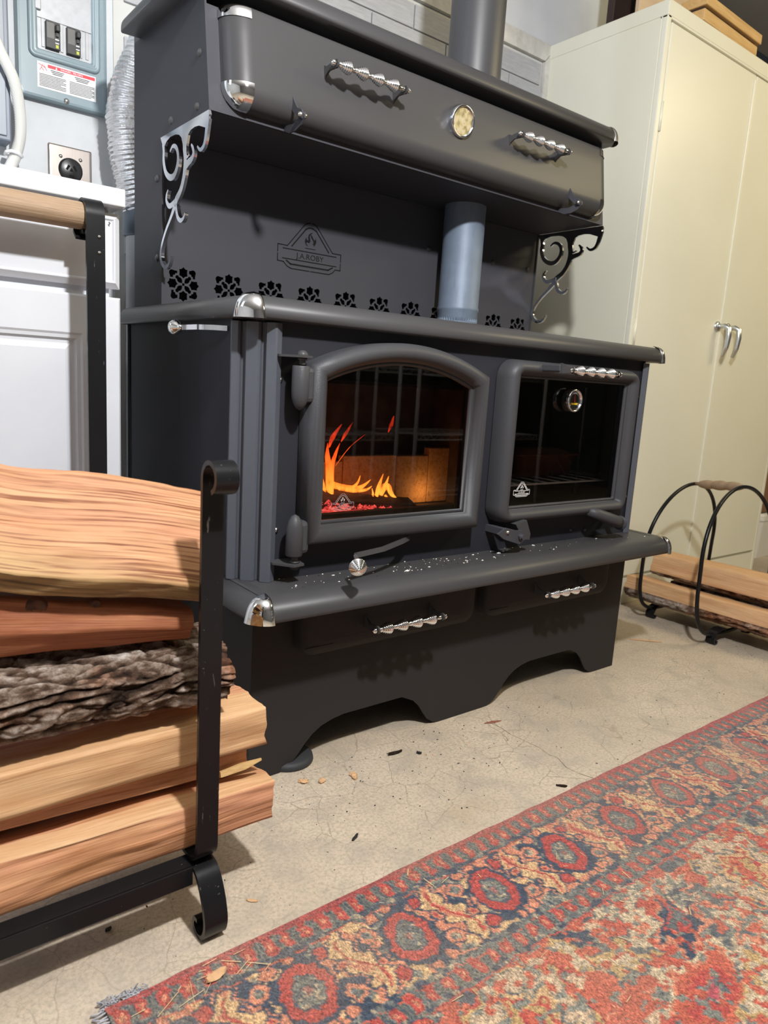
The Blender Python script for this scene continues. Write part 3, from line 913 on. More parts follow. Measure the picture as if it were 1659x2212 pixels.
mb.lathe([(0, -.003), (.003, 0), (0, .003)], (1.100, .014, .690), (0, 0, 1), 10)
part('door_latch', mb, M_wire, obx)

# ---- hood (warming cabinet above)
hy = lambda z: .2115 + .15 * (z - 1.26)
side = [(hy(1.26), 1.26), (hy(1.487), 1.487), (.614, 1.487), (.614, .905), (.444, .905), (.444, 1.26)]
for xs in (-.008, W + .005):
    sp_ = part('side_panel', MB().poly(side, [], YZ, xs, xs + .004), M_panel)
    if xs < 0:
        for ry, rz in ((.258, 1.369), (.266, 1.277), (.395, 1.281), (.471, 1.182), (.469, 1.019)):
            part('rivet', MB().lathe([(0, -.0045), (.004, -.004), (.007, -.002), (.008, 0)], (xs, ry, rz), (1, 0, 0), 14), M_rivet, sp_)
hb_ = MB()
hb_.add([(-.004, hy(1.26), 1.26), (W + .005, hy(1.26), 1.26), (W + .005, hy(1.448), 1.448), (-.004, hy(1.448), 1.448)], [(0, 1, 2, 3)])
hb_.box(-.004, W + .005, .33, .334, 1.2625, 1.487)
hb_.box(-.004, W + .005, .214, .444, 1.2595, 1.2625)
hb_.box(-.004, W + .005, .607, .611, .905, 1.487)
hood = part('warming_hood', hb_, M_panel)
# hood door: rounded upright ends, rounded bottom edge, leaning like the front
hd = MB()
x0, x1, zb, zt, R = .018, 1.172, 1.270, 1.452, .046
loops = []
def hood_section(z, ins):
    lean = .15 * (z - 1.27)
    yb = hy(z) - .001; yf = .168 + lean + ins
    r = max(R - ins, .004)
    depth = max(yb - yf, .001)
    pts = []
    for a in range(0, 91, 9):
        pts.append((x0 + ins + r - r * math.cos(math.radians(a)), yf + min(depth, r) - min(depth, r) * math.sin(math.radians(a))))
    rp = [(x0 + x1 - px, py) for px, py in pts[::-1]]
    return [(x0 + ins, yb)] + pts + rp + [(x1 - ins, yb)]
for i in range(8):
    a = math.radians(90 * i / 7)
    ins = .040 * (1 - math.sin(a)); z = zb + .040 * (1 - math.cos(a))
    loops.append([(px, py, z) for px, py in hood_section(z, ins)])
for z in (1.34, 1.40, zt - .012):
    loops.append([(px, py, z) for px, py in hood_section(z, 0)])
for i in range(1, 4):
    a = math.radians(30 * i)
    z = zt - .012 + .012 * math.sin(a)
    loops.append([(px, py, z) for px, py in hood_section(z, .012 * (1 - math.cos(a)))])
hd.loft(loops, closed=False)
hd.add(loops[-1], [tuple(range(len(loops[-1])))])
hd.add(loops[0], [tuple(range(len(loops[0])))[::-1]])
hdoor = part('hood_door', hd, M_paint)
# chrome end caps on the four corners of the hood door: a shell just proud of the rounded corner
def hood_cap(left, bottom):
    mb = MB(); lps = []
    zs = [(zb + .040 * (1 - math.cos(math.radians(90 * i / 7))), .040 * (1 - math.sin(math.radians(90 * i / 7)))) for i in range(8)] + [(1.314, 0.0)]
    if not bottom: zs = [(1.428, 0), (zt - .012, 0), (zt - .006, .0016), (zt - .0012, .006), (zt + .001, .012)]
    for z, ins in zs:
        sec = hood_section(z, ins)
        sec = sec[:12] if left else sec[-12:][::-1]
        cx, cy = sec[0][0] + (.05 if left else -.05), sec[-1][1] + .05
        o = []
        for px, py in sec:
            d = Vector((px - cx, py - cy)); d.normalize()
            o.append((px + d.x * .0016, py + d.y * .0016, z - (.0012 if bottom and ins > .02 else 0)))
        lps.append(o)
    mb.loft(lps, closed=False)
    c_ = mb.build('corner_cap', M_chrome, hdoor); c_['label'] = 'chrome corner cap'
for L_ in (True, False):
    for B_ in (True, False): hood_cap(L_, B_)
coil_handle(hdoor, .226, .168 + .15 * (1.385 - 1.27), 1.385, False)
coil_handle(hdoor, .762, .168 + .15 * (1.385 - 1.27), 1.385, False)
# hood thermometer with blurred cream face
g = N('cream_dial_print')
n1 = g.noise(g.tc, 70, 2, 0.5)
c = g.ramp(n1, [(0.35, (0.20, 0.17, 0.08)), (0.5, (0.40, 0.33, 0.17)), (0.62, (0.46, 0.40, 0.27)), (0.72, (0.40, 0.17, 0.08))])
M_dialcream = g.out(c, 0.35, Roughness=0.3)
ty = .168 + .15 * (1.380 - 1.27)
tg = part('hood_thermometer', MB().lathe([(0, -.013), (.029, -.013), (.0295, -.016), (.0325, -.0175), (.035, -.015), (.035, .006)], (.590, ty, 1.380), (0, 1, .15), 36), M_nickel, stove, 'round thermometer with cream dial on the hood')
part('dial', MB().lathe([(0, -.0125), (.0292, -.0125)], (.590, ty - .0006, 1.380), (0, 1, .15), 36), M_dialcream, tg, fix=False)
# hinges along the bottom of the hood
for hx in (.150, .996):
    up = [(.178, 1.320), (.168, 1.304), (.156, 1.290), (.140, 1.283), (.134, 1.275), (.138, 1.267), (.150, 1.270), (.168, 1.283), (.178, 1.292)]
    lo = [(.2125, 1.2605), (.190, 1.252), (.166, 1.252), (.146, 1.258), (.134, 1.268), (.136, 1.279), (.146, 1.280), (.158, 1.271), (.178, 1.266), (.2125, 1.270)]
    mb = MB().poly(up, [], YZ, hx - .004, hx - .001).poly(lo, [], YZ, hx + .0, hx + .003)
    mb.lathe([(0, -.010), (.004, -.009), (.0055, -.006), (.0055, .006), (.004, .009), (0, .010)], (hx, .142, 1.274), (1, 0, 0), 12, mi=1)
    part('hood_hinge', mb, [M_panel, M_bolt])
# lid with rolled edge
R5 = [(-.06, 1.487), (-.002, 1.485), (0, 1.488), (0, 1.494)] + [(-.034 + .034 * math.cos(math.radians(a)), 1.494 + .033 * math.sin(math.radians(a))) for a in range(10, 91, 10)] + [(-.048, 1.5275)]
lp_ = [(-.05, .575), (-.05, .240), (-.016, .205), (W + .016, .205), (W + .05, .240), (W + .05, .575)]
mb = MB().rim(lp_, R5, XY, smooth=True, caps=True)
mb.box(-.008, W + .008, .25, .614, 1.487, 1.5275)
lid = part('hood_lid', mb, M_paint, merge=0.0004)
corner_cap(lid, -.033, .222, 1.4845, .0455, .029, -1, .013, .03)
corner_cap(lid, W + .033, .222, 1.4845, .0455, .029, 1, .013, .03)

# ---- pierced back panel with rosettes
def rosette(cx, cz):
    s = .0365 / .0365
    hs = []
    card = [(-.0095, .0320), (-.0045, .0326), (0, .0370), (.0045, .0326), (.0095, .0320), (.0088, .0250), (.0095, .0185), (.0045, .0170), (0, .0130), (-.0045, .0170), (-.0095, .0185), (-.0088, .0250)]
    bulb = [(.0130, .0305), (.0170, .0310)] + arc(.0222, .0262, .0068, 130, -30, 7) + [(.0275, .0195), (.0275, .0140), (.0222, .0140), (.0220, .0180), (.0185, .0192), (.0180, .0228), (.0130, .0240)]
    quad = [(.0026, .0062), (.0034, .0105), (.0062, .0140), (.0105, .0150), (.0115, .0182), (.0150, .0180), (.0172, .0172), (.0180, .0140), (.0178, .0115), (.0150, .0105), (.0140, .0062), (.0105, .0034), (.0062, .0026)]
    def rot(p, k):
        for _ in range(k): p = (-p[1], p[0])
        return p
    cen = []
    for k in range(4):
        hs.append([(cx + rot(p, k)[0], cz + rot(p, k)[1]) for p in card])
        hs.append([(cx + rot(p, k)[0], cz + rot(p, k)[1]) for p in bulb])
    for k in range(4): cen += [rot(p, k) for p in quad]
    hs.append([(cx + a, cz + b) for a, b in cen])
    return hs


bp_ = MB()
Z0, Z1 = .918, 1.018
bp_.poly([(-.004, Z1), (W + .005, Z1), (W + .005, 1.26), (-.004, 1.26)], [], XZ, .448, .451)
xs_ = [.043 + .1095 * k for k in range(11)]
bnd = [-.004] + [(xs_[k] + xs_[k + 1]) / 2 for k in range(10)] + [W + .005]
for k in range(11):
    bp_.poly([(bnd[k], Z0), (bnd[k + 1], Z0), (bnd[k + 1], Z1), (bnd[k], Z1)], rosette(xs_[k], .968), XZ, .448, .451)
bpan = part('back_panel', bp_, M_panel)
emblem(bpan, .3675, 1.0955, .4474, 1.0, M_dark)
for rx in (.750, 1.004, 1.159):
    part('rivet', MB().lathe([(0, -.0045), (.004, -.004), (.007, -.002), (.008, 0)], (rx, .448, 1.151), (0, 1, 0), 14), M_rivet, bpan)

# ---- scroll brackets: cut from plate in the y-z plane
RIB = [0]
def ribbon(mb, pts, w, xa, xb):
    RIB[0] += 1; e_ = .00014 * (RIB[0] % 9 + 1); xa -= e_; xb += e_     # overlapping strokes never share a plane
    # smooth centre line, tapering widths
    P = [Vector(p) for p in pts]
    C_ = []
    n = len(P)
    for i in range(n - 1):
        p0, p1, p2, p3 = P[max(i - 1, 0)], P[i], P[i + 1], P[min(i + 2, n - 1)]
        for k in range(5):
            t = k / 5
            C_.append(0.5 * ((2 * p1) + (p2 - p0) * t + (2 * p0 - 5 * p1 + 4 * p2 - p3) * t * t + (3 * p1 - p0 - 3 * p2 + p3) * t ** 3))
    C_.append(P[-1])
    m = len(C_)
    A = []; B = []
    for i in range(m):
        d = (C_[min(i + 1, m - 1)] - C_[max(i - 1, 0)]).normalized(); nn = Vector((-d.y, d.x))
        f = i / (m - 1) * (len(w) - 1); j = min(int(f), len(w) - 2); ww = w[j] + (w[j + 1] - w[j]) * (f - j)
        A.append(C_[i] + nn * ww / 2); B.append(C_[i] - nn * ww / 2)
    loop = A + B[::-1]
    V = [(xa, p.x, p.y) for p in loop] + [(xb, p.x, p.y) for p in loop]
    L = len(loop)
    F = []
    for i in range(m - 1):
        F.append((i, i + 1, L - 2 - i, L - 1 - i)); F.append((L + i, 2 * L - 1 - i, 2 * L - 2 - i, L + i + 1))
    for i in range(L): F.append((i, L + i, L + (i + 1) % L, (i + 1) % L))
    mb.add(V, F)


def bracket(xa, xb):
    mb = MB()
    bt = .9865      # profile was measured on a slightly deeper plane
    plate = [(.469, 1.2645), (.227, 1.2645), (.223, 1.256), (.231, 1.246), (.237, 1.235), (.252, 1.240), (.270, 1.246), (.290, 1.248), (.310, 1.246), (.322, 1.240), (.328, 1.226), (.331, 1.212), (.345, 1.212), (.348, 1.228), (.355, 1.242), (.368, 1.250), (.386, 1.254), (.414, 1.255), (.436, 1.250), (.449, 1.240), (.456, 1.247)]
    mb.poly(plate, [], YZ, xa, xb)
    ribbon(mb, [(.231, 1.250), (.234, 1.232), (.240, 1.214), (.248, 1.204), (.262, 1.201), (.276, 1.210)], [.016, .012, .010, .009, .007, .004], xa, xb)
    ribbon(mb, [(.338, 1.222), (.334, 1.202), (.334, 1.183), (.342, 1.161), (.357, 1.141), (.379, 1.126), (.388, 1.110)], [.018, .015, .017, .014, .014, .016, .016], xa, xb)
    ribbon(mb, [(.338, 1.180), (.318, 1.188), (.301, 1.192), (.293, 1.201), (.297, 1.212), (.305, 1.219)], [.016, .014, .012, .010, .008, .004], xa, xb)
    ribbon(mb, [(.331, 1.214), (.330, 1.206), (.322, 1.199), (.313, 1.203)], [.006, .006, .005, .003], xa, xb)
    ribbon(mb, [(.452, 1.249), (.448, 1.235), (.448, 1.214), (.436, 1.190), (.413, 1.176), (.390, 1.176), (.373, 1.192), (.370, 1.212), (.380, 1.228), (.399, 1.234), (.413, 1.226)], [.010, .011, .012, .012, .013, .013, .012, .011, .010, .007, .004], xa, xb)
    ribbon(mb, [(.379, 1.125), (.412, 1.119), (.430, 1.131), (.430, 1.144), (.421, 1.153)], [.012, .011, .009, .007, .003], xa, xb)
    ribbon(mb, [(.384, 1.116), (.407, 1.094), (.432, 1.073), (.454, 1.048), (.463, 1.026), (.456, 1.009), (.436, .998), (.416, 1.003), (.406, 1.018)], [.014, .009, .008, .008, .009, .010, .009, .007, .003], xa, xb)
    ribbon(mb, [(.378, 1.114), (.369, 1.093), (.353, 1.083), (.338, 1.086), (.331, 1.095)], [.010, .010, .009, .007, .003], xa, xb)
    mb.V = [(x, -1.152 + (y + 1.152) * bt, .79 + (z - .79) * bt) for x, y, z in mb.V]
    b = part('scroll_bracket', mb, M_plate, stove, 'polished steel scroll bracket under the hood')


bracket(-.0108, -.0058)
bracket(W + .004, W + .009)

# ---- damper rod on the left side
dr = part('damper_rod', MB().strip([(-.030, .07, .861), (-.05, .085, .861), (-.066, .12, .861), (-.076, .160, .860)], (0, 0, 1), .009, .004), M_nickel)
link('coil_knob', MB().lathe([(0, .010), (.004, .010), (.006, .006), (.0065, .003), (.010, .001), (.0105, -.001), (.012, -.002), (.0125, -.005), (.0135, -.006), (.0138, -.010), (.0128, -.014), (.009, -.017), (0, -.018)], (0, 0, 0), (.3, -.95, 0), 24).mesh('coil_knob', M_chrome), dr, (-.0795, .172, .860))['label'] = 'chrome stepped knob'

# ash specks lying on the lower shelf
ash = MB()
for i in range(190):
    fx = rnd.betavariate(1.6, 2.2) * .95 + .02 if i < 150 else rnd.uniform(0, W)
    fy = rnd.uniform(-.068, -.002)
    r = rnd.choice((.0006, .0008, .001, .0014, .002)) * (1.0 if rnd.random() < .9 else 1.8)
    a = rnd.uniform(0, PI)
    V = [(fx + r * math.cos(a + k * PI / 2) * (1 + (k % 2)), fy + r * math.sin(a + k * PI / 2), .4068) for k in range(4)] + [(fx, fy, .4068 + r * .8)]
    ash.add(V, [(0, 1, 4), (1, 2, 4), (2, 3, 4), (3, 0, 4)], 0 if rnd.random() < .62 else 1)
tag(ash.build('ash_specks', [M_sheet, M_char]), 'white ash flakes and black char crumbs scattered on the lower shelf', 'ash', kind='stuff')

# ------------------------------------------------------------------ pipes
fl = thing('flue_pipe', 'blue-grey galvanised flue pipe rising from the cooktop into the hood', 'pipe', (.80, .365, .9185))
part('pipe_barrel', MB().lathe([(.053, .96), (.0555, .966), (.0555, .982), (.0575, .986), (.0575, .992), (.0555, .996), (.0555, 1.2593)], (.80, .365, 0), n=48), M_flue, fl)
cr_ = MB(); lps = []
for zz, amp in ((.9195, .0), (.955, .0), (.957, .0016), (.966, .0016)):
    lps.append([(.80 + (.0555 - amp * (k % 2) * 2) * math.cos(2 * PI * k / 96), .365 + (.0555 - amp * (k % 2) * 2) * math.sin(2 * PI * k / 96), zz) for k in range(96)])
cr_.loft(lps, smooth=False)
part('crimped_end', cr_, M_flue, fl)
sv = thing('stove_pipe', 'dark grey round stove pipe above the hood lid', 'pipe', (.792, .365, 1.5275))
part('pipe_barrel', MB().lathe([(.0705, 1.529), (.0705, 2.44)], (.792, .365, 0), n=48), M_pipe, sv)
part('collar', MB().lathe([(.088, 1.528), (.088, 1.531), (.074, 1.533), (.074, 1.56), (.0705, 1.56)], (.792, .365, 0), n=48), M_pipe, sv)

# corrugated aluminium duct on the wall
dct = thing('flexible_duct', 'crumpled silver corrugated aluminium duct hanging behind the stove', 'duct', (.04, .75, 1.1))
ctr = [(.155, .73, 1.66), (.125, .735, 1.60), (.088, .74, 1.53), (.060, .745, 1.46), (.044, .75, 1.40), (.042, .75, 1.34), (.050, .75, 1.28), (.064, .75, 1.22), (.080, .75, 1.165)]
P = []
for i in range(len(ctr) - 1):
    p0, p1, p2, p3 = [Vector(ctr[max(0, min(len(ctr) - 1, i + d))]) for d in (-1, 0, 1, 2)]
    for k in range(42):
        t = k / 42
        P.append(0.5 * ((2 * p1) + (p2 - p0) * t + (2 * p0 - 5 * p1 + 4 * p2 - p3) * t * t + (3 * p1 - p0 - 3 * p2 + p3) * t ** 3))
mb = MB()
rr = [.066 + .0016 * math.sin(i * 2 * PI / 7.0) + .0015 * math.sin(i * .11) for i in range(len(P))]
mb.tube(P, rr, 40)
for i, v in enumerate(mb.V):
    q = Vector(v); d = mnoise.noise(q * 55) * .0022 + mnoise.noise(q * 140) * .0012
    mb.V[i] = (v[0] + d, v[1] + d * .5, v[2] + d * .6)
part('duct_sleeve', mb, mat('crinkled_aluminium', (.80, .80, .81, 1), .27, .75, bump=(160, .5, .003)), dct)
part('duct_boot', MB().lathe([(.066, 1.185), (.067, 1.165), (.068, 1.105), (.060, 1.10), (0, 1.10)], (.080, .75, 0), n=32), mat('dull_zinc', (.10, .12, .15, 1), .4, .6), dct)
part('duct_stub', MB().lathe([(.060, 1.10), (.060, .001), (0, .001)], (.080, .75, 0), n=24), mat('grey_zinc', (.30, .31, .32, 1), .5, .4), dct)

# ------------------------------------------------------------------ white cabinet on the left with worktop
wc = thing('base_cabinet', 'white painted base cabinet with raised panel drawer and door', 'cabinet', (-.7, .55, 0))
CX0, CX1 = -1.10, -.172
part('carcass', MB().box(CX0, CX1 + .004, .29, .845, .08, 1.065).box(CX0, CX1, .35, .845, 0.0, .08), M_white, wc)


def raised(name, x0, x1, z0, z1, frame, parent, recess=False):
    mb = MB(); loops = []
    seq = ((0, .290, 0), (0, .275, 0), (.004, .270, 0), (frame, .270, 0)) if recess else ((0, .290, 0), (0, .279, 0), (.010, .270, 0))
    if recess: seq += ((frame + .004, .2725, 0), (frame + .010, .2735, 0), (frame + .014, .279, 0), (frame + .020, .279, 0), (frame + .030, .2745, 0))
    else: seq += ((frame, .270, 0), (frame + .003, .2725, 0), (frame + .006, .2725, 0))
    for o, y, _ in seq:
        loops.append([(x0 + o, y, z0 + o), (x1 - o, y, z0 + o), (x1 - o, y, z1 - o), (x0 + o, y, z1 - o)])
    mb.loft(loops, smooth=False, cap1=True)
    return part(name, mb, M_white, parent)


dw = raised('drawer', CX0 + .006, CX1 + .020, .924, 1.058, .012, wc)
sc_ = MB()
for pts in ([(-.1699, 1.0473), (-.1707, 1.0465), (-.1699, 1.0458), (-.1692, 1.0455), (-.1681, 1.0459)], [(-.1707, 1.0439), (-.1697, 1.0428), (-.1689, 1.0442)], [(-.1720, 1.0424), (-.1702, 1.0401), (-.1696, 1.0405)]):
    sc_.tube([(a - .002, .2718, b - .006) for a, b in pts], .0006, 5)
part('pencil_mark', sc_, M_ink, dw)
raised('cabinet_door', CX0 + .006, -.660, .10, .908, .060, wc, True)
raised('cabinet_door', -.650, CX1 + .020, .10, .908, .070, wc, True)
wt = thing('worktop', 'white laminate worktop with square front edge on the white cabinet', 'worktop', (-.7, .55, 1.066))
part('slab', MB().box(CX0 - .02, CX1 + .022, .248, .846, 1.0665, 1.0975, bevel=.002), M_counter, wt)

# breaker panel on the wall
bp2 = thing('breaker_panel', 'grey metal breaker panel with two black breakers and warning label', 'electrical panel', (-.1, .85, 1.39))
X0, X1, ZB, ZT = -.203, -.001, 1.388, 1.92
lo2 = [[(px, y, pz) for px, pz in rrect(X0 + o, X1 - o, ZB + o, ZT - o, .004 + o)] for o, y in ((0, .85), (0, .832), (.003, .828), (.008, .827))]
part('cover', MB().loft(lo2, smooth=False, cap1=True), M_panelgrey, bp2)
lo2 = [[(px, y, pz) for px, pz in rrect(-.180 + o, -.018 - o, 1.474 + o, 1.665 - o, max(.016 - o, .004))] for o, y in ((0, .827), (.001, .822), (.004, .820), (.009, .820), (.011, .822), (.014, .8205), (.018, .8205), (.021, .826))]
dr2 = part('door_frame', MB().loft(lo2, smooth=True), M_panelgrey, bp2)
part('dead_front', MB().poly(rrect(-.160, -.038, 1.494, 1.646, .006), [], XZ, .8255, .8268).box(-.165, -.151, .819, .826, 1.575, 1.596, bevel=.002), M_galv, bp2)
for xg in (-.1475, -.1065, -.064, -.049):
    part('filler_plate', MB().box(xg - .0035, xg + .0035, .8235, .8262, 1.50, 1.560, bevel=.0008), M_galv, bp2)
part('cross_seam', MB().box(-.159, -.039, .8250, .8256, 1.560, 1.5612), M_ink, bp2)
for bx in (-.143, -.097):
    b = part('breaker', MB().box(bx, bx + .031, .815, .826, 1.499, 1.556, bevel=.001), M_breaker, bp2)
    part('toggle', MB().box(bx + .019, bx + .029, .803, .816, 1.535, 1.549, bevel=.002).box(bx + .021, bx + .027, .811, .816, 1.526, 1.537), M_breaker, b)
    part('rating_tag', MB().box(bx + .021, bx + .027, .8144, .8151, 1.502, 1.509), M_yellow, b)
    part('rating_mark', MB().box(bx + .020, bx + .028, .8144, .8151, 1.5115, 1.5135).box(bx + .020, bx + .028, .8144, .8151, 1.519, 1.5215), M_label, b)
    part('face_plate', MB().box(bx + .002, bx + .018, .8145, .8152, 1.520, 1.553), mat('grey_breaker_face', (.10, .095, .09, 1), .4), b)
lb = part('warning_label', MB().box(-.161, -.029, .8262, .8271, 1.412, 1.468), M_label, bp2)
part('label_banner', MB().box(-.138, -.031, .8258, .8263, 1.4585, 1.4655), M_red, lb)
V, F = text_mesh('DANGER / PELIGRO', 1.0)
part('label_text', MB().add([(-.0845 + v[0] * .0058, .8255, 1.4600 + v[1] * .0058) for v in V], F), M_label, lb, fix=False)
tx = MB()
tx.add([(-.121, .8256, 1.4592), (-.117, .8256, 1.4592), (-.119, .8256, 1.4648)], [(0, 1, 2)], 1)
for cx0, cx1 in ((-.157, -.098), (-.090, -.033)):
    for i in range(9):
        zz = 1.4415 - i * .0031
        tx.box(cx0, cx1 - rnd.uniform(0, .012) * (i % 3 == 2), .8256, .8263, zz, zz + .0011)
for a, b in ((-.132, -.102), (-.078, -.044)):
    for i in range(3): tx.box(a + i * .002, b - i * .002, .8256, .8263, 1.4538 - i * .0033, 1.4552 - i * .0033)
part('label_text', tx, [M_ink, M_label], lb)
fg = MB()
for a, b in (((-.152, 1.456), (-.149, 1.464)), ((-.152, 1.456), (-.156, 1.449)), ((-.152, 1.456), (-.147, 1.450)), ((-.151, 1.460), (-.158, 1.463)), ((-.150, 1.460), (-.144, 1.457)), ((-.147, 1.462), (-.140, 1.451))):
    d = (Vector(b) - Vector(a)).normalized(); nn = Vector((-d.y, d.x)) * .0006
    q = [Vector(a) + nn, Vector(b) + nn, Vector(b) - nn, Vector(a) - nn]
    fg.add([(p.x, .8256, p.y) for p in q], [(0, 1, 2, 3)])
part('hazard_figure', fg, M_red, lb, fix=False)
l2 = part('rating_label', MB().box(-.098, -.028, .8262, .8271, 1.690, 1.76), M_label, bp2)
tx = MB()
for i in range(12): tx.box(-.095, -.031 - rnd.uniform(0, .006), .8256, .8263, 1.694 + i * .005, 1.6968 + i * .005)
part('label_text', tx, M_ink, l2)
part('cover_screw', MB().lathe([(0, -.004), (.004, -.0038), (.0065, -.001), (.0068, 0)], (-.097, .827, 1.397), (0, 1, 0), 14), M_bolt, bp2)

gb = thing('junction_box', 'blue-grey metal box at the left edge beside the breaker panel', 'electrical box', (-.30, .85, 1.27))
part('box_cover', MB().box(-.42, -.2265, .79, .85, 1.268, 1.70, bevel=.004), mat('slate_blue_enamel', srgb(108, 116, 130), .4), gb)
part('box_lid', MB().box(-.41, -.2365, .786, .79, 1.278, 1.69, bevel=.002), mat('slate_grey_enamel', srgb(128, 135, 145), .4), gb)

# clear braided hose with clip
hs = thing('braided_hose', 'clear braided vinyl hose running down the wall beside the panel', 'hose', (-.22, .82, 1.2))
hp = [(-.275, .768, 1.50), (-.250, .768, 1.445), (-.224, .77, 1.395), (-.210, .785, 1.34), (-.207, .80, 1.29), (-.214, .815, 1.25), (-.226, .82, 1.22), (-.240, .82, 1.18)]
Q_ = []
for i in range(len(hp) - 1):
    p0, p1, p2, p3 = [Vector(hp[max(0, min(len(hp) - 1, i + d))]) for d in (-1, 0, 1, 2)]
    for k in range(8):
        t = k / 8
        Q_.append(0.5 * ((2 * p1) + (p2 - p0) * t + (2 * p0 - 5 * p1 + 4 * p2 - p3) * t * t + (3 * p1 - p0 - 3 * p2 + p3) * t ** 3))
g = N('milky_vinyl')
br = g.n('ShaderNodeTexWave', {'Vector': g.map((1, 1, 1), (0, .6, 0)), 'Scale': 130.0}).outputs[0]
M_hose = g.out(g.mix(br, (.62, .61, .56, 1), (.78, .78, .75, 1)), .25)
part('hose_wall', MB().tube(Q_, .0125, 16), M_hose, hs)
part('hose_clip', MB().tube([(-.236, .808, 1.249), (-.226, .800, 1.252), (-.214, .800, 1.250), (-.203, .808, 1.246), (-.203, .826, 1.246), (-.236, .826, 1.249)], .004, 8, closed=True).lathe([(0, -.002), (.003, -.001), (.003, .002)], (-.236, .804, 1.249), (0, 1, 0), 8), M_label, hs)

# dryer outlet
ol = thing('wall_outlet', 'stainless wall plate with round black dryer receptacle above the worktop', 'outlet', (-.087, .85, 1.2))
lo2 = [[(px, y, pz) for px, pz in rrect(-.137 + o, -.036 - o, 1.188 + o, 1.300 - o, .003)] for o, y in ((0, .85), (0, .8445), (.003, .8425), (.006, .8422))]
part('wall_plate', MB().loft(lo2, smooth=False, cap1=True), M_steel, ol)
rc = part('receptacle', MB().lathe([(0, -.0085), (.024, -.0085), (.0265, -.007), (.027, -.001), (.0285, 0), (.0285, .002)], (-.0865, .8422, 1.246), (0, 1, 0), 36), M_outlet, ol)
for pts in ([(-.100, 1.246), (-.094, 1.257), (-.089, 1.254), (-.096, 1.243)], [(-.073, 1.246), (-.079, 1.257), (-.084, 1.254), (-.077, 1.243)], [(-.0865, 1.251), (-.091, 1.242), (-.082, 1.242)], [(-.092, 1.234), (-.081, 1.234), (-.081, 1.222), (-.0855, 1.222), (-.0855, 1.229), (-.092, 1.229)]):
    part('slot', MB().poly(pts, [], XZ, .8334, .8338), M_dark, rc)
for sx in (-.109, -.063):
    part('plate_screw', MB().lathe([(0, -.0025), (.0035, -.002), (.0045, 0)], (sx, .8422, 1.2745), (0, 1, 0), 14), M_bolt, ol)

# ------------------------------------------------------------------ cream steel cabinet on the right
KX0, KX1, KY, KZ = 1.605, 2.795, .355, 2.03
kc = thing('steel_cabinet', 'tall cream steel storage cabinet with double doors and silver handles', 'cabinet', (2.2, .6, 0))
mb = MB().box(KX0, KX1, KY + .02, .835, 0, KZ - .004, bevel=.003)
mb.box(KX0, KX0 + .022, KY, KY + .022, .0, KZ, bevel=.004)
mb.box(KX1 - .022, KX1, KY, KY + .022, .0, KZ, bevel=.004)
mb.box(KX0, KX1, KY, KY + .03, KZ - .052, KZ, bevel=.003)
mb.box(KX0, KX1, KY + .002, KY + .03, 0.0, .108, bevel=.003)
part('carcass', mb, M_cab, kc)
part('top_pan', MB().box(KX0 - .0025, KX1 + .0025, KY - .0015, .837, KZ - .045, KZ + .001, bevel=.002), M_cab, kc)
dl = part('cabinet_door', MB().box(KX0 + .026, 2.2005, KY - .001, KY + .019, .114, KZ - .058, bevel=.003), M_cab, kc)
dr_ = part('cabinet_door', MB().box(2.2045, KX1 - .026, KY - .001, KY + .019, .114, KZ - .058, bevel=.003), M_cab, kc)
part('astragal', MB().box(2.186, 2.199, KY - .006, KY + .0, .13, KZ - .075, bevel=.003), M_cab, dl)
part('painted_gap_shade', MB().box(KX0 + .03, 2.196, KY + .0, KY + .012, KZ - .0575, KZ - .0525), M_cabgap, kc)  # dark strips stand in for the shade between doors and frame
part('painted_gap_shade', MB().box(KX0 + .03, 2.75, KY + .0, KY + .012, .1085, .1135), M_cabgap, kc)
for hz in (1.69, 1.00, .38):
    part('hinge_barrel', MB().lathe([(0, -.045), (.0045, -.045), (.0045, .045), (0, .045)], (KX0 + .0235, KY - .001, hz), (0, 0, 1), 10), M_cab, dl)
def cab_handle(px, parent):
    mb = MB().lathe([(0, -.008), (.012, -.008), (.019, -.004), (.020, 0), (.020, .004)], (px, KY - .002, 1.068), (0, 1, 0), 20)
    mb.tube([(px, KY - .006, 1.068), (px + .004, KY - .03, 1.070), (px + .008, KY - .046, 1.060), (px + .010, KY - .048, 1.03), (px + .010, KY - .045, .99), (px + .008, KY - .034, .955)], [.010, .010, .011, .0105, .009, .006], 12)
    part('door_handle', mb, M_alu, parent, 'cast silver lever handle')
cab_handle(2.166, dl); cab_handle(2.245, dr_)

# boards lying on top of the steel cabinet
wf = thing('wooden_frame', 'pale pine frame with dark slot lying on top of the cream cabinet', 'wooden frame', (1.98, .5, KZ))
rotm = Matrix.Rotation(math.radians(1.5), 4, 'Z')
mb = MB().box(-.165, .225, -.02, .075, .0, .036, bevel=.003)
part('lower_rail', mb, M_ply, wf, loc=(1.965, .375, KZ + .0015), rot=rotm)
part('upper_rail', MB().box(-.165, .240, -.025, .07, .046, .078, bevel=.003), M_ply, wf, loc=(1.965, .375, KZ + .0015), rot=rotm)
part('slot_board', MB().box(-.155, .215, -.010, .06, .036, .046), M_brown, wf, loc=(1.965, .375, KZ + .0015), rot=rotm)
pw = tag(MB().box(1.612, 1.95, .475, .49, KZ + .002, KZ + .24, bevel=.002).build('plywood_panel', M_plypink), 'pinkish plywood panel standing on the cabinet corner', 'board')
bx_ = thing('brown_board', 'dark brown board standing on the cabinet top by the wall', 'board', (1.75, .66, KZ))
part('board_face', MB().box(1.645, 1.83, .60, .63, KZ + .002, KZ + .38, bevel=.003), M_brown, bx_)

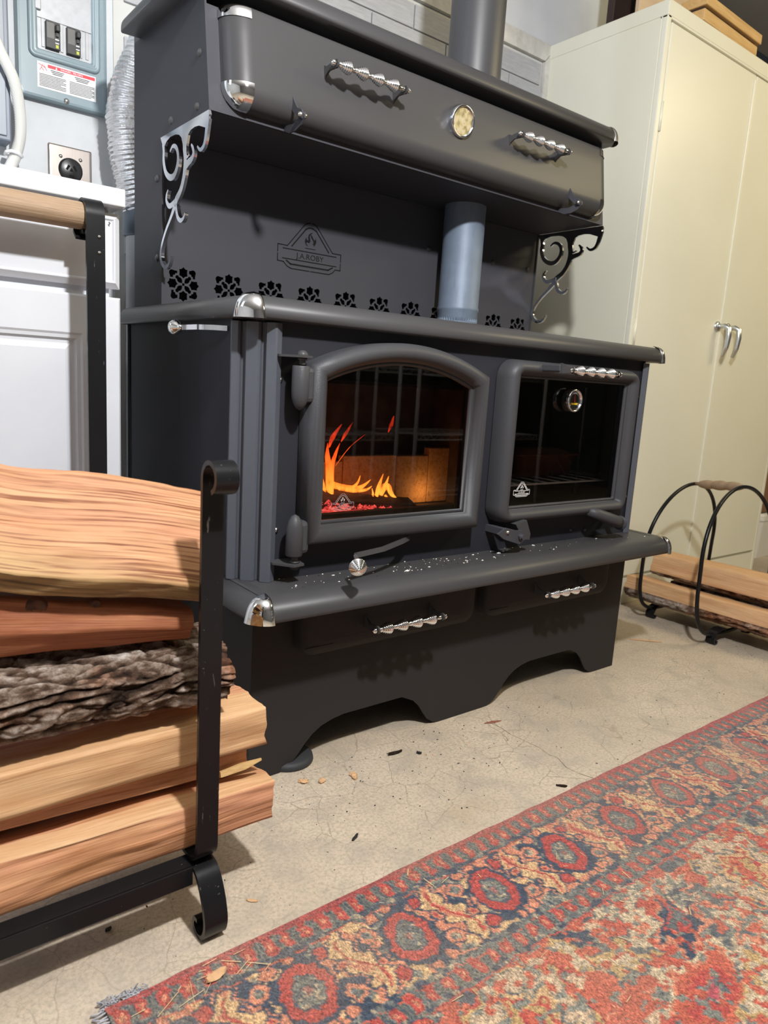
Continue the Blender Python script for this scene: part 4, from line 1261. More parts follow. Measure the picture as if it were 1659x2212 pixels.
# things beyond the cabinet, at the right edge
cb = thing('cardboard_box', 'brown cardboard box on the floor beyond the cream cabinet', 'box', (3.3, .55, 0))
part('box_walls', MB().box(3.11, 3.60, .50, .80, .24, .44, bevel=.004), M_cardboard, cb)
part('box_flap', MB().box(3.11, 3.60, .50, .80, .441, .447), M_cardboard, cb)
wb2 = thing('storage_bin', 'white plastic bin under the brown box beyond the cabinet', 'bin', (3.3, .55, 0))
lo2 = [[(px, py, z) for px, py in rrect(3.10 + o, 3.62 - o, .48 + o, .82 - o, .03)] for o, z in ((.02, .001), (.004, .20), (.0, .20), (.0, .225), (.006, .235))]
part('bin_body', MB().loft(lo2, smooth=False, cap0=True, cap1=True), M_sheet, wb2)

# ------------------------------------------------------------------ logs
def lerp(a, b, t): return a + (b - a) * t


def log(name, label, xl, xr, left, right, mats, kinds, seed, group, nx=130, sub=9, bend=None, amp=1.0, tilt_end=0.0, bark_amp=.007, parent=None):
    """left/right: (y, z) outlines of the two ends (same count); kinds[i] = material index of the side after point i (0 split wood, 1 bark, 2 pale ...)"""
    mb = MB(); n = len(left); rings = []; RL = []; GR_ = []
    so = Vector((seed * 3.1, seed * 1.7, seed * 2.3))
    sec0 = left
    cnt = n * sub
    for i in range(nx + 1):
        t = i / nx; ring = []
        sec = [Vector((lerp(left[k][0], right[k][0], t), lerp(left[k][1], right[k][1], t))) for k in range(n)]
        c0 = sum(sec, Vector((0, 0))) / n
        dy, dz = bend(t) if bend else (0, 0)
        for k in range(n):
            a, b = sec[k], sec[(k + 1) % n]
            d = (b - a); nn = Vector((d.y, -d.x)).normalized()
            if nn.dot((a + b) / 2 - c0) < 0: nn = -nn
            for q in range(sub):
                s = q / sub
                p = a + d * s
                x = lerp(xl, xr, t) + tilt_end * (p.x - c0.x) * t
                v = Vector((x, p.x, p.y)) + so
                kd = kinds[k]; rel = .5
                edge = min(1.0, min(s, 1 - s) * 5) if sub > 1 else 1
                if kd == 1:
                    bul = d.length * .16 * math.sin(PI * s)
                    wx = v + Vector((0, mnoise.noise(v * 9), mnoise.noise(v * 9 + Vector((7, 3, 1))))) * .013
                    r1 = abs(mnoise.noise(Vector((wx.x * 7, wx.y * 44, wx.z * 44))))
                    r4 = abs(mnoise.noise(Vector((wx.x * 26, wx.y * 130, wx.z * 130))))
                    r2 = mnoise.noise(Vector((v.x * 60, v.y * 110, v.z * 110)))
                    r3 = mnoise.noise(Vector((v.x * 7, v.y * 16, v.z * 16)))
                    cre = .62 * min(1.0, r1 / .13) + .38 * min(1.0, r4 / .2)
                    h = bul + bark_amp * (0.7 * r3 + 1.35 * (cre - .6) + .5 * r2)
                    rel = max(0.0, min(1.0, .05 + .66 * cre + .25 * r3 + .25 * r2))
                else:
                    r1 = mnoise.noise(Vector((v.x * 5, v.y * 18, v.z * 18)))
                    r2 = mnoise.noise(Vector((v.x * 9, v.y * 70, v.z * 70)))
                    r3 = mnoise.noise(Vector((v.x * 22, v.y * 190, v.z * 190)))
                    h = amp * (.0055 * r1 + .0034 * r2 + .0014 * r3)
                p = p + nn * h
                endj = 0.0
                if i in (0, nx): endj = .004 * mnoise.noise(Vector((v.y * 60, v.z * 60, seed)))
                ring.append((x + endj, p.x + dy, p.y + dz)); RL.append(rel); GR_.append((x + seed, sec0[k][0] + (sec0[(k + 1) % n][0] - sec0[k][0]) * s + seed * .37, sec0[k][1] + (sec0[(k + 1) % n][1] - sec0[k][1]) * s))
        rings.append(ring)
    V = [p for r in rings for p in r]; 
    F = []; 
    for i in range(nx):
        for k in range(cnt):
            mb.F.append([i * cnt + k, i * cnt + (k + 1) % cnt, (i + 1) * cnt + (k + 1) % cnt, (i + 1) * cnt + k]); mb.M.append(kinds[k // sub]); mb.S.append(True)
    mb.V = V
    E_ = len(mats) - 1
    for ring, fl in ((rings[0], True), (rings[-1], False)):
        cx = sum(p[0] for p in ring) / cnt; cy = sum(p[1] for p in ring) / cnt; cz = sum(p[2] for p in ring) / cnt
        mids = [[((p[0] + cx) / 2 + .003 * mnoise.noise(Vector(p) * 40 + so), (p[1] + cy) / 2, (p[2] + cz) / 2) for p in ring]]
        mb.loft([ring, mids[0]], mi=E_, smooth=False)
        mb.add(mids[0] + [(cx, cy, cz)], [(k, (k + 1) % cnt, cnt) for k in range(cnt)], E_)
    o = mb.build(name, mats)
    at = o.data.attributes.new('relief', 'FLOAT', 'POINT')
    at.data.foreach_set('value', np.array(RL + [.4] * (len(o.data.vertices) - len(RL)), dtype=np.float32))
    ga = o.data.attributes.new('grain', 'FLOAT_VECTOR', 'POINT')
    rest = [tuple(v.co) for v in o.data.vertices][len(GR_):]
    ga.data.foreach_set('vector', np.array(GR_ + rest, dtype=np.float32).ravel())
    return tag(o, label, 'firewood', group)


LM = [M_wood, M_bark, M_woodpale, M_woodedge, M_woodred, M_woodtop, M_woodend]
G1 = 'split logs in the black steel rack'
log('firewood_log', 'bottom split log on the rack rail, pinkish with long torn fibres', -.60, -.099,
    [(-.268, .112), (-.274, .150), (-.266, .186), (-.236, .196), (-.13, .160), (-.15, .114)],
    [(-.266, .112), (-.271, .145), (-.268, .172), (-.240, .176), (-.13, .150), (-.15, .114)], LM, [0, 0, 2, 0, 0, 0], 1, G1, amp=1.0)
log('firewood_log', 'thin dark-edged split log wedged above the bottom log', -.60, -.126,
    [(-.232, .210), (-.226, .222), (-.12, .224), (-.10, .19), (-.13, .178)],
    [(-.234, .190), (-.226, .216), (-.12, .218), (-.10, .18), (-.13, .170)], LM, [0, 0, 0, 0, 0], 2, G1, amp=.6)
log('firewood_log', 'pale flat-faced split log directly under the bark log', -.60, -.106,
    [(-.260, .236), (-.256, .293), (-.19, .296), (-.10, .28), (-.13, .236)],
    [(-.254, .230), (-.249, .288), (-.19, .290), (-.10, .28), (-.13, .232)], LM, [2, 2, 0, 0, 0], 3, G1, amp=.7)
log('firewood_log', 'rough grey-brown bark covered log in middle of the stack', -.60, -.168,
    [(-.222, .324), (-.262, .358), (-.264, .400), (-.225, .424), (-.13, .415), (-.11, .33)],
    [(-.222, .316), (-.258, .340), (-.256, .374), (-.215, .394), (-.13, .392), (-.11, .32)], LM, [1, 1, 1, 1, 0, 0], 4, G1, sub=26, nx=260, bark_amp=.0075)
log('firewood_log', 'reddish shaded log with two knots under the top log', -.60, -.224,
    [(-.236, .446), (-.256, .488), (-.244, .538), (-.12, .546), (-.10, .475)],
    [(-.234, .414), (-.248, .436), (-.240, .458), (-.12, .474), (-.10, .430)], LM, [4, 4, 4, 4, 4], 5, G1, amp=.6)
topb = lambda t: (0.0, .012 * math.sin(t * 2.2 * PI + 1.2) * (1 - t) + .006 * math.sin(PI * t))
log('firewood_log', 'large top log with broad orange split face and wavy grain', -.62, -.185,
    [(-.262, .552), (-.276, .582), (-.238, .614), (-.196, .652), (-.150, .690), (-.08, .63), (-.10, .575)],
    [(-.262, .468), (-.274, .490), (-.246, .530), (-.214, .576), (-.176, .612), (-.09, .56), (-.10, .500)], LM, [3, 5, 5, 5, 0, 0, 3], 6, G1, bend=topb, amp=.8, nx=160, tilt_end=.12)
midlog = [o_ for o_ in COL.objects if o_.get('label', '').startswith('thin dark-edged')][0]
part('splinter', MB().loft([[(-.175, -.236, .186), (-.175, -.243, .190), (-.175, -.240, .198), (-.175, -.232, .196)], [(-.140, -.244, .193), (-.140, -.252, .197), (-.140, -.249, .205), (-.140, -.240, .203)], [(-.113, -.250, .203), (-.113, -.253, .205), (-.113, -.252, .208), (-.113, -.249, .207)]], smooth=False, cap0=True, cap1=True), M_ply, midlog)
redlog = [o_ for o_ in COL.objects if o_.get('label', '').startswith('reddish shaded')][0]
M_knot = mat('dark_knot', (.085, .030, .014, 1), .7, vary=(90, .5))
for kx, kz, kr in ((-.4225, .492, .012), (-.353, .486, .0065)):
    ky = min((v.co for v in redlog.data.vertices), key=lambda c_: (c_.x - kx) ** 2 + (c_.z - kz) ** 2 + (0 if c_.y < -.2 else 9)).y
    part('knot', MB().lathe([(0, -.0012), (kr * .35, -.0008), (kr * .5, -.0026), (kr * .72, -.0010), (kr * .86, -.0022), (kr, -.0004), (kr * 1.2, .0035)], (kx, ky, kz), (0, 1, .15), 18), M_knot, redlog)
# ------------------------------------------------------------------ black steel log rack
lr = thing('log_rack', 'tall black steel log rack with scrolled posts and wooden crossbar', 'log rack', (-.45, -.05, 0))


def spiral(cy, cz, r0, r1, a0, a1, n=26):
    return [(cy + lerp(r0, r1, i / n) * math.cos(math.radians(lerp(a0, a1, i / n))), cz + lerp(r0, r1, i / n) * math.sin(math.radians(lerp(a0, a1, i / n)))) for i in range(n + 1)]


def end_frame(x):
    w = .031
    fy, by = -.302, .182
    # front scroll curls toward the viewer; post runs down, round the bottom corner, back, and up to the hook round the crossbar
    p = [(a, b) for a, b in spiral(fy - .0215, .655, .0135, .0215, -150, 0)[::1]]
    # spiral starts at its free end under the curl and ends on the post
    s1 = [(fy - .0215 + lerp(.0175, .0215, i / 20) * math.cos(math.radians(lerp(250, 0, i / 20))), .655 + lerp(.0175, .0215, i / 20) * math.sin(math.radians(lerp(250, 0, i / 20)))) for i in range(21)]
    pth = s1 + [(fy, .60), (fy, .45), (fy, .30), (fy, .20), (fy, .132)] + [(fy + .028 - .028 * math.cos(math.radians(a)), .132 - .028 * math.sin(math.radians(a))) for a in range(15, 91, 15)]
    pth += [(by - .04, .104)] + [(by - .03 + .03 * math.sin(math.radians(a)), .134 - .03 * math.cos(math.radians(a))) for a in range(0, 91, 15)]
    pth += [(by, .30), (by, .60), (by, .90), (by, 1.032)]
    pth += [(by + .027 + lerp(.027, .0265, i / 18) * math.cos(math.radians(lerp(180, -110, i / 18))), 1.032 + lerp(.027, .0265, i / 18) * math.sin(math.radians(lerp(180, -110, i / 18)))) for i in range(1, 19)]
    part('end_frame', MB().strip([(x, a, b) for a, b in pth], (1, 0, 0), w, .0062), M_rack, lr)
    for yy, sg in ((fy + .018, -1), (by - .018, 1)):
        # foot: bulges outward and ends in a small scroll tucked inwards
        f = [(yy + sg * q, zz) for q, zz in ((-.004, .098), (.018, .094), (.034, .078), (.046, .056), (.052, .032), (.046, .012), (.032, .0035), (.020, .006), (.0145, .015), (.0185, .024), (.027, .024))]
        F_ = []
        for i in range(len(f) - 1):
            p0, p1, p2, p3 = [Vector(f[max(0, min(len(f) - 1, i + d))]) for d in (-1, 0, 1, 2)]
            for k in range(5):
                t = k / 5
                F_.append(0.5 * ((2 * p1) + (p2 - p0) * t + (2 * p0 - 5 * p1 + 4 * p2 - p3) * t * t + (3 * p1 - p0 - 3 * p2 + p3) * t ** 3))
        F_.append(Vector(f[-1]))
        part('leg', MB().strip([(x, q.x, q.y) for q in F_], (1, 0, 0), .034, .0062), M_rack, lr)
    part('hook_tab', MB().strip([(x - .012, by + .052, 1.03), (x - .014, by + .046, 1.008), (x - .014, by + .030, .995)], (1, .1, 0), .02, .004), M_rack, lr)
    for zz in (.998, .972):
        part('screw', MB().lathe([(0, -.003), (.0025, -.002), (.003, 0)], (x + .006, by - .003, zz), (0, 1, 0), 10), M_bolt, lr)


end_frame(-.2235); end_frame(-.735)
for yy in (-.278, .158):
    mb = MB().box(-.735, -.2235, yy - .0155, yy + .0155, .0935, .0995, bevel=.001)
    if yy < 0: mb.box(-.735, -.240, yy - .0175, yy - .0125, .072, .0995, bevel=.001)
    part('rail', mb, M_rack, lr)
cbm = MB().lathe([(0, 0), (.021, 0), (.0225, .003), (.0225, .50), (.021, .507), (0, .507)], (-.741, .182 + .027, 1.032), (1, 0, 0), 28)
part('wooden_crossbar', cbm, M_beech, lr, 'round wooden crossbar')

# ------------------------------------------------------------------ ring rack on the right with three logs
rg = thing('hoop_log_rack', 'small black hoop log rack with turned wooden handle by the cream cabinet', 'log rack', (1.8, .07, 0))


def hoop(y, cx, cz, r, ylean):
    pts = []
    for i in range(72):
        a = 2 * PI * i / 72
        s = (1 + math.sin(a)) / 2
        sa = math.sin(a)
        zz = cz + r * sa if sa > 0 else cz - r * (1 - abs(math.cos(a)) ** 4) ** .25
        pts.append((cx + r * math.cos(a), y + ylean * s * s, zz))
    return pts


part('hoop', MB().tube(hoop(.205, 1.835, .262, .228, -.03), .0065, 10, closed=True), M_rack, rg)
part('hoop', MB().tube(hoop(-.055, 1.775, .270, .242, .03), .0065, 10, closed=True), M_rack, rg)
for yy, cx in ((.205, 1.835), (-.055, 1.775)):
    for sg in (-1, 1):
        f = [(cx + sg * q, yy, zz) for q, zz in ((.06, .044), (.09, .046), (.115, .040), (.128, .024), (.130, .010), (.122, .003), (.112, .004), (.109, .012))]
        part('leg', MB().strip(f, (0, 1, 0), .03, .006), M_rack, rg)
part('rail', MB().box(1.78, 1.80, -.06, .21, .040, .045).box(1.86, 1.88, -.06, .21, .040, .045), M_rack, rg)
hx0, hx1 = Vector((1.775, -.028, .512)), Vector((1.835, .178, .490))
ax = hx1 - hx0
L_ = ax.length
pr = [(0, .0), (.006, .0)]
for t in range(41):
    u = t / 40
    pr.append((.0105 + .0035 * abs(math.sin(u * PI * 3)) + .003 * math.sin(u * PI), L_ * (.06 + .80 * u)))
pr += [(.006, L_ * .9), (.0045, L_ * 1.0), (0, L_)]
part('turned_handle', MB().lathe(pr, hx0, ax, 20), M_beech, rg, 'turned wooden handle')


def log_y(label, y0, y1, x, z, left, right, kinds, seed, rotz=0.0):
    o = log('firewood_log', label, y0, y1, left, right, LM, kinds, seed, 'logs in the hoop rack', nx=70, sub=8, amp=.7, bark_amp=.006)
    o.matrix_basis = Matrix.Translation((x, 0, z)) @ Matrix.Rotation(-PI / 2 + rotz, 4, 'Z')
    return o


# profile coordinates here are (across, up); the log's length runs toward the viewer
log_y('front split log in the hoop rack with bark underside and sawn end', -.30, .225, 1.735, .062,
      [(-.058, .036), (-.046, .080), (.040, .070), (.056, .030), (.030, .0), (-.036, .004)], [(-.058, .036), (-.046, .080), (.040, .070), (.056, .030), (.030, .0), (-.036, .004)], [2, 2, 0, 0, 1, 1], 11, .02)
log_y('upper pale split log lying behind in the hoop rack', -.26, .33, 1.835, .150,
      [(-.07, .01), (-.055, .072), (.03, .076), (.06, .02), (0, .0)], [(-.07, .01), (-.055, .072), (.03, .076), (.06, .02), (0, .0)], [2, 2, 0, 0, 1], 12, .03)
log_y('low log in the hoop rack poking out beside the stove', -.20, .345, 1.865, .062,
      [(-.055, .01), (-.055, .068), (.04, .072), (.05, .02), (0, .004)], [(-.055, .01), (-.055, .068), (.04, .072), (.05, .02), (0, .004)], [1, 2, 2, 0, 1], 13, .0)

# ------------------------------------------------------------------ fire behind the glass
def blob_path(pts, rad, squash=1.0):
    P_ = []
    R_ = []
    n = len(pts)
    for i in range(n - 1):
        p0, p1, p2, p3 = [Vector(pts[max(0, min(n - 1, i + d))]) for d in (-1, 0, 1, 2)]
        for k in range(6):
            t = k / 6
            P_.append(0.5 * ((2 * p1) + (p2 - p0) * t + (2 * p0 - 5 * p1 + 4 * p2 - p3) * t * t + (3 * p1 - p0 - 3 * p2 + p3) * t ** 3))
            R_.append(max(.0004, lerp(rad[i], rad[i + 1], t)))
    P_.append(Vector(pts[-1])); R_.append(max(.0004, rad[-1]))
    return P_, R_


fm = MB()
for pts, rad in (
        ([(.240, .12, .535), (.238, .12, .565), (.235, .12, .595), (.229, .12, .622), (.228, .12, .650)], [.012, .013, .012, .008, .0005]),
        ([(.244, .12, .560), (.262, .12, .556), (.290, .12, .552), (.322, .12, .552), (.348, .12, .568)], [.012, .010, .008, .007, .0005]),
        ([(.262, .12, .552), (.300, .12, .545), (.335, .12, .545), (.352, .12, .553)], [.007, .007, .005, .0005]),
        ([(.366, .12, .528), (.370, .12, .545), (.374, .12, .558), (.382, .12, .580)], [.006, .008, .006, .0005]),
        ([(.378, .12, .530), (.386, .12, .548), (.398, .12, .550), (.406, .12, .536), (.420, .12, .522), (.442, .12, .512)], [.006, .012, .010, .008, .006, .0005]),
        ([(.384, .12, .545), (.392, .12, .558), (.398, .12, .574)], [.006, .005, .0005]),
        ([(.390, .12, .530), (.400, .12, .520), (.412, .12, .512)], [.005, .006, .0005]),
        ([(.262, .12, .652), (.272, .12, .668), (.290, .12, .694)], [.0008, .006, .0008]),
        ([(.250, .12, .600), (.285, .12, .640), (.325, .12, .668)], [.0004, .0011, .0004]),
        ([(.232, .12, .640), (.240, .12, .662), (.262, .12, .690)], [.002, .008, .001]),
        ([(.226, .12, .545), (.222, .12, .562), (.218, .12, .580)], [.007, .005, .0005]),
        ([(.232, .10, .560), (.228, .10, .600), (.236, .10, .630), (.246, .10, .652)], [.006, .008, .005, .0005]),
        ([(.300, .12, .553), (.312, .12, .562), (.318, .12, .578)], [.005, .004, .0005]),
        ([(.352, .12, .522), (.356, .12, .534), (.352, .12, .548)], [.005, .004, .0005]),
        ([(.262, .13, .515), (.290, .13, .524), (.325, .13, .522), (.350, .13, .516)], [.002, .006, .005, .001]),
        ([(.388, .12, .672), (.396, .12, .690), (.402, .12, .710)], [.0008, .007, .001])):
    a, b = blob_path(pts, rad)
    fm.tube(a, [q * .74 for q in b], 10)
tag(fm.build('fire', M_flame), 'orange flames licking up behind the arched glass door', 'fire', kind='stuff')
eb = MB()
for i in range(260):
    ex, ey = rnd.uniform(.12, .40), rnd.uniform(.045, .175)
    if rnd.random() < (ex - .12) / .4: continue
    r = rnd.uniform(.004, .010); zz = .500 + .042 * max(0, 1 - (ex - .12) / .30) * rnd.uniform(.6, 1.1)
    V = [(ex + r * rnd.uniform(.5, 1) * math.cos(k * 1.05), ey + r * math.sin(k * 1.05), zz + rnd.uniform(-.2, .2) * r) for k in range(6)] + [(ex, ey, zz + r * .8)]
    eb.add(V, [(k, (k + 1) % 6, 6) for k in range(6)])
eb.box(.11, .40, .04, .18, .4905, .497)
tag(eb.build('ember_bed', M_ember), 'bed of glowing red embers at the left of the fire', 'embers', kind='stuff')
o = log('burning_log', 'charred log burning on the embers behind the arched glass', .20, .46, [(.10, .512), (.09, .532), (.12, .552), (.16, .548), (.17, .515)], [(.10, .494), (.09, .506), (.12, .518), (.16, .516), (.17, .494)], [mat('charred_wood', (.06, .045, .04, 1), .85, vary=(40, .6, (.4, 1, 1)), bump=(60, .6, .003))] * 6, [0] * 5, 21, None, nx=50, sub=5)
o['category'] = 'firewood'
lamp('fire_glow', 'POINT', (.555, .155, .520), .14, (1.0, .40, .10), .03)
lamp('fire_glow_low', 'POINT', (.22, .09, .62), .22, (1.0, .22, .06), .03)
bd = thing('baking_dish', 'amber glass loaf dish on the oven rack behind dark glass', 'dish', (.93, .15, .556))
lo2 = [[(px, py, z) for px, py in rrect(.80 + o, 1.05 - o, .09 + o, .21 - o, .02)] for o, z in ((.020, .557), (.014, .560), (.004, .612), (-.004, .616), (-.004, .620), (.004, .620), (.010, .606))]
part('dish_wall', MB().loft(lo2, cap0=True), M_dish, bd)
part('loaf', MB().loft([[(px, py, z) for px, py in rrect(.81 + o, 1.04 - o, .10 + o, .20 - o, .02)] for o, z in ((0, .600), (.0, .612), (.012, .624), (.03, .630))], cap1=True), mat('baked_crust', (.16, .06, .02, 1), .6), bd)

# ------------------------------------------------------------------ rug, coloured knot by knot
def vnoise(x, y, s, seed):
    X = x * s; Y = y * s
    xi = np.floor(X).astype(np.int64); yi = np.floor(Y).astype(np.int64)
    fx = X - xi; fy = Y - yi
    fx = fx * fx * (3 - 2 * fx); fy = fy * fy * (3 - 2 * fy)
    def h(a, b):
        n_ = (a * 374761393 + b * 668265263 + seed * 982451653) & 0x7fffffff
        n_ = ((n_ ^ (n_ >> 13)) * 1274126177) & 0x7fffffff
        return ((n_ ^ (n_ >> 16)) & 0xffff) / 65535.0
    return (h(xi, yi) * (1 - fx) + h(xi + 1, yi) * fx) * (1 - fy) + (h(xi, yi + 1) * (1 - fx) + h(xi + 1, yi + 1) * fx) * fy


RX0, RX1, RY1, RY0 = -.384, 1.95, -.3605, -1.30
st = .0029
nu = int((RX1 - RX0) / st); nv = int((RY1 - RY0) / st)
uu, vv = np.meshgrid(np.linspace(RX0, RX1, nu), np.linspace(0, RY1 - RY0, nv), indexing='ij')
jx = (vnoise(uu, vv, 120, 1) - .5) * .007 + (vnoise(uu, vv, 30, 2) - .5) * .006
jy = (vnoise(uu, vv, 120, 3) - .5) * .007 + (vnoise(uu, vv, 30, 4) - .5) * .006
x_ = uu + jx; v_ = vv + jy
RED, NAVY, TAN, GREY, CREAM, SALM, RUST, GOLD, PINK = [np.array(c[:3]) for c in (srgb(182, 74, 66), srgb(58, 70, 88), srgb(212, 172, 126), srgb(128, 128, 118), srgb(200, 178, 148), srgb(210, 136, 106), srgb(192, 96, 74), srgb(190, 156, 106), srgb(182, 84, 92))]
col = np.zeros(uu.shape + (3,))
col[:] = RUST


def paint(mask, c_): col[mask] = c_


P_ = .1715
s_ = (x_ + .165) / P_
cell = np.floor(s_ + .5); s_ = (s_ - cell) * P_          # distance from the medallion centre
t_ = v_ - .1275
main = (v_ > .062) & (v_ < .194)
paint(main, NAVY)
# salmon flecks on the navy ground
paint(main & (vnoise(x_, v_, 48, 5) > .50), SALM)
paint(main & (vnoise(x_, v_, 62, 15) > .70), TAN)
paint(main & (vnoise(x_, v_, 70, 6) > .72), GREY)
# palmette between medallions
sp2 = np.where(s_ > 0, s_ - P_ / 2, s_ + P_ / 2)
cen = .012 * np.sin(t_ * 52) + .10 * t_
hw = .022 * np.sqrt(np.clip(1 - (t_ / .064) ** 2, 0, 1)) * (1 + .35 * np.sin(np.abs(t_) * 210))
dpal = np.abs(sp2 - cen)
paint(main & (dpal < hw + .008), SALM)
paint(main & (dpal < hw + .005), NAVY)
paint(main & (dpal < hw), TAN)
paint(main & (dpal < hw * .62) & (vnoise(x_, v_, 60, 7) > .66), SALM)
paint(main & (dpal < .0028) & (np.abs(t_) < .052), RED)
for (a, b, r, c1_, c2_) in ((.052, .034, .0135, SALM, GREY), (-.052, -.034, .0135, SALM, GREY), (.048, -.046, .011, RED, RED), (-.048, .046, .011, RED, RED), (.060, -.012, .008, SALM, RED), (-.060, .012, .008, SALM, RED), (.030, .056, .009, SALM, SALM), (-.030, -.056, .009, SALM, SALM), (0, .060, .008, SALM, SALM), (0, -.060, .008, SALM, SALM)):
    d = np.hypot(s_ - a, t_ - b)
    paint(main & (d < r + .003), NAVY); paint(main & (d < r), c1_); paint(main & (d < r * .55), c2_)
dm = np.hypot((s_ + .12 * t_) / .0350, t_ / .0470)
ang = np.arctan2(t_, s_)
paint(main & (dm < 1.16), NAVY); paint(main & (dm < 1.0), RED)
paint(main & (dm < .63), NAVY * .8 + GREY * .2)
paint(main & (dm < .56), GREY)
paint(main & (dm < .52) & (np.abs(np.sin(ang * 5)) < .28), NAVY * .55 + GREY * .45)
paint(main & (dm < .16), RED * .5 + GREY * .5)
# guard stripes
paint(v_ <= .0185, RED * .75 + PINK * .1)
def guard(v0, v1, per, seed):
    m = (v_ > v0) & (v_ < v1)
    paint(m, GREY * .85)
    q = ((x_ + .01 * seed) / per) % 1.0; w = (v_ - (v0 + v1) / 2) / ((v1 - v0) / 2)
    paint(m & (np.abs(q - .5) < .29 - .07 * np.abs(w)), RED)
    paint(m & (np.abs(q - .5) < .10) & (np.abs(w) < .4), SALM)
    paint(m & (np.abs(np.abs(q - .5) - .40) < .045), NAVY * .8 + GREY * .2)
guard(.0185, .0500, .0292, 1)
paint((v_ > .0500) & (v_ < .060), NAVY * .75 + GREY * .25)
paint((v_ > .0490) & (v_ < .0515), GREY)
paint((v_ > .194) & (v_ < .2055), NAVY * .4 + GREY * .6)
guard(.2065, .2315, .0285, 2)
paint((v_ > .2305) & (v_ < .239), GREY)
paint((v_ > .239) & (v_ < .242), RED)
# field
fld = v_ >= .242
ab = vnoise(x_, v_, 6, 8)
col[fld] = (RUST * (1 - ab[fld][:, None] * .5) + RED * ab[fld][:, None] * .5)
vine = vnoise(x_, v_, 17, 9) * .65 + vnoise(x_, v_, 34, 10) * .35
paint(fld & (np.abs(vine - .46) < .016), SALM)
paint(fld & (vnoise(x_, v_, 42, 12) > .82), CREAM * .8 + SALM * .2)
paint(fld & (vnoise(x_, v_, 40, 13) > .80), GREY)
paint(fld & (vnoise(x_, v_, 28, 14) > .83), NAVY * .8 + GREY * .2)


fx_ = x_ + (vnoise(uu, vv, 22, 41) - .5) * .018 + (vnoise(uu, vv, 60, 43) - .5) * .012
fv_ = v_ + (vnoise(uu, vv, 22, 42) - .5) * .018 + (vnoise(uu, vv, 60, 44) - .5) * .012


def motif(cx, cy, rx, ry, rot, layers, wob=.18, seed=1):
    yv = -RY1 - .0 + 0
    a = fx_ - cx; b = fv_ - (RY1 - cy)
    c_, s2 = math.cos(rot), math.sin(rot)
    p = (a * c_ + b * s2) / rx; q = (-a * s2 + b * c_) / ry
    th_ = np.arctan2(q, p)
    d = np.hypot(p, q) * (1 + wob * np.sin(th_ * 5 + seed) + wob * .5 * np.sin(th_ * 9 + seed * 2))
    d = d + (vnoise(uu, vv, 75, int(seed) + 50) - .5) * .26
    for f, cc in layers: paint(fld & (d < f), cc)


for k in range(4):
    ox = .54 * k
    motif(.040 + ox, -.690, .085, .095, .3, [(1.12, RED), (1.04, GOLD), (.98, GREY), (.93, CREAM * .85 + SALM * .12), (.62, GREY), (.56, TAN * .9), (.42, RED), (.34, GOLD), (.16, RED)], .10, 2)
    motif(.365 + ox, -.694, .058, .026, -.5, [(1.25, SALM), (1.0, NAVY), (.60, RED), (.42, NAVY * .5 + GREY * .5)], .25, 3)
    motif(.195 + ox, -.622, .026, .018, .7, [(1.2, GREY), (1.0, NAVY)], .2, 4)
    motif(.300 + ox, -.660, .050, .019, -.55, [(1.22, GREY), (1.0, CREAM), (.4, SALM)], .3, 5)
    motif(.228 + ox, -.690, .034, .024, .4, [(1.25, NAVY * .6 + GREY * .4), (1.0, GOLD), (.55, CREAM)], .3, 6)
    motif(.280 + ox, -.785, .085, .042, -.2, [(1.15, CREAM), (1.03, SALM), (.90, RUST), (.62, RED), (.40, GREY), (.25, PINK)], .12, 7)
    motif(.290 + ox, -.616, .016, .011, .2, [(1.3, GREY), (1.0, CREAM)], .3, 8)
    motif(.375 + ox, -.622, .026, .013, -.3, [(1.2, GREY), (1.0, CREAM), (.5, GREY)], .3, 9)
    motif(.430 + ox, -.655, .030, .015, -.4, [(1.2, CREAM), (.9, GREY), (.5, NAVY)], .3, 10)
    motif(.495 + ox, -.690, .050, .030, .2, [(1.2, SALM), (1.0, NAVY * .7 + GREY * .3), (.6, RED), (.3, CREAM)], .2, 11)
    motif(.440 + ox, -.760, .060, .030, -.5, [(1.2, GREY), (1.0, CREAM), (.6, SALM), (.35, GREY)], .25, 12)
    motif(.110 + ox, -.800, .055, .035, .1, [(1.2, RED), (1.0, NAVY * .7 + GREY * .3), (.7, SALM), (.4, NAVY)], .25, 13)
    motif(.390 + ox, -.860, .08, .05, .3, [(1.15, GOLD), (1.0, CREAM), (.6, RED), (.4, GREY)], .2, 14)
    motif(.170 + ox, -.640, .012, .030, -.3, [(1.3, GOLD), (.9, CREAM)], .2, 15)
lin = ((v_ > .0490) & (v_ < .060)) | ((v_ > .194) & (v_ < .2055)) | ((v_ > .2305) & (v_ < .239))
paint(lin & (vnoise(x_, v_, 110, 63) > .55), GREY)
paint(lin & (vnoise(x_, v_, 120, 64) > .62), NAVY)
paint((np.abs(col - GREY).sum(-1) < .01) & (vnoise(x_, v_, 140, 65) > .60), NAVY * .6 + GREY * .4)
paint((np.abs(col - GREY).sum(-1) < .01) & (vnoise(x_, v_, 150, 66) > .66), CREAM * .8)
paint(fld & (vnoise(x_, v_, 85, 61) > .74), RUST)
paint(fld & (vnoise(x_, v_, 95, 62) > .80), GREY)
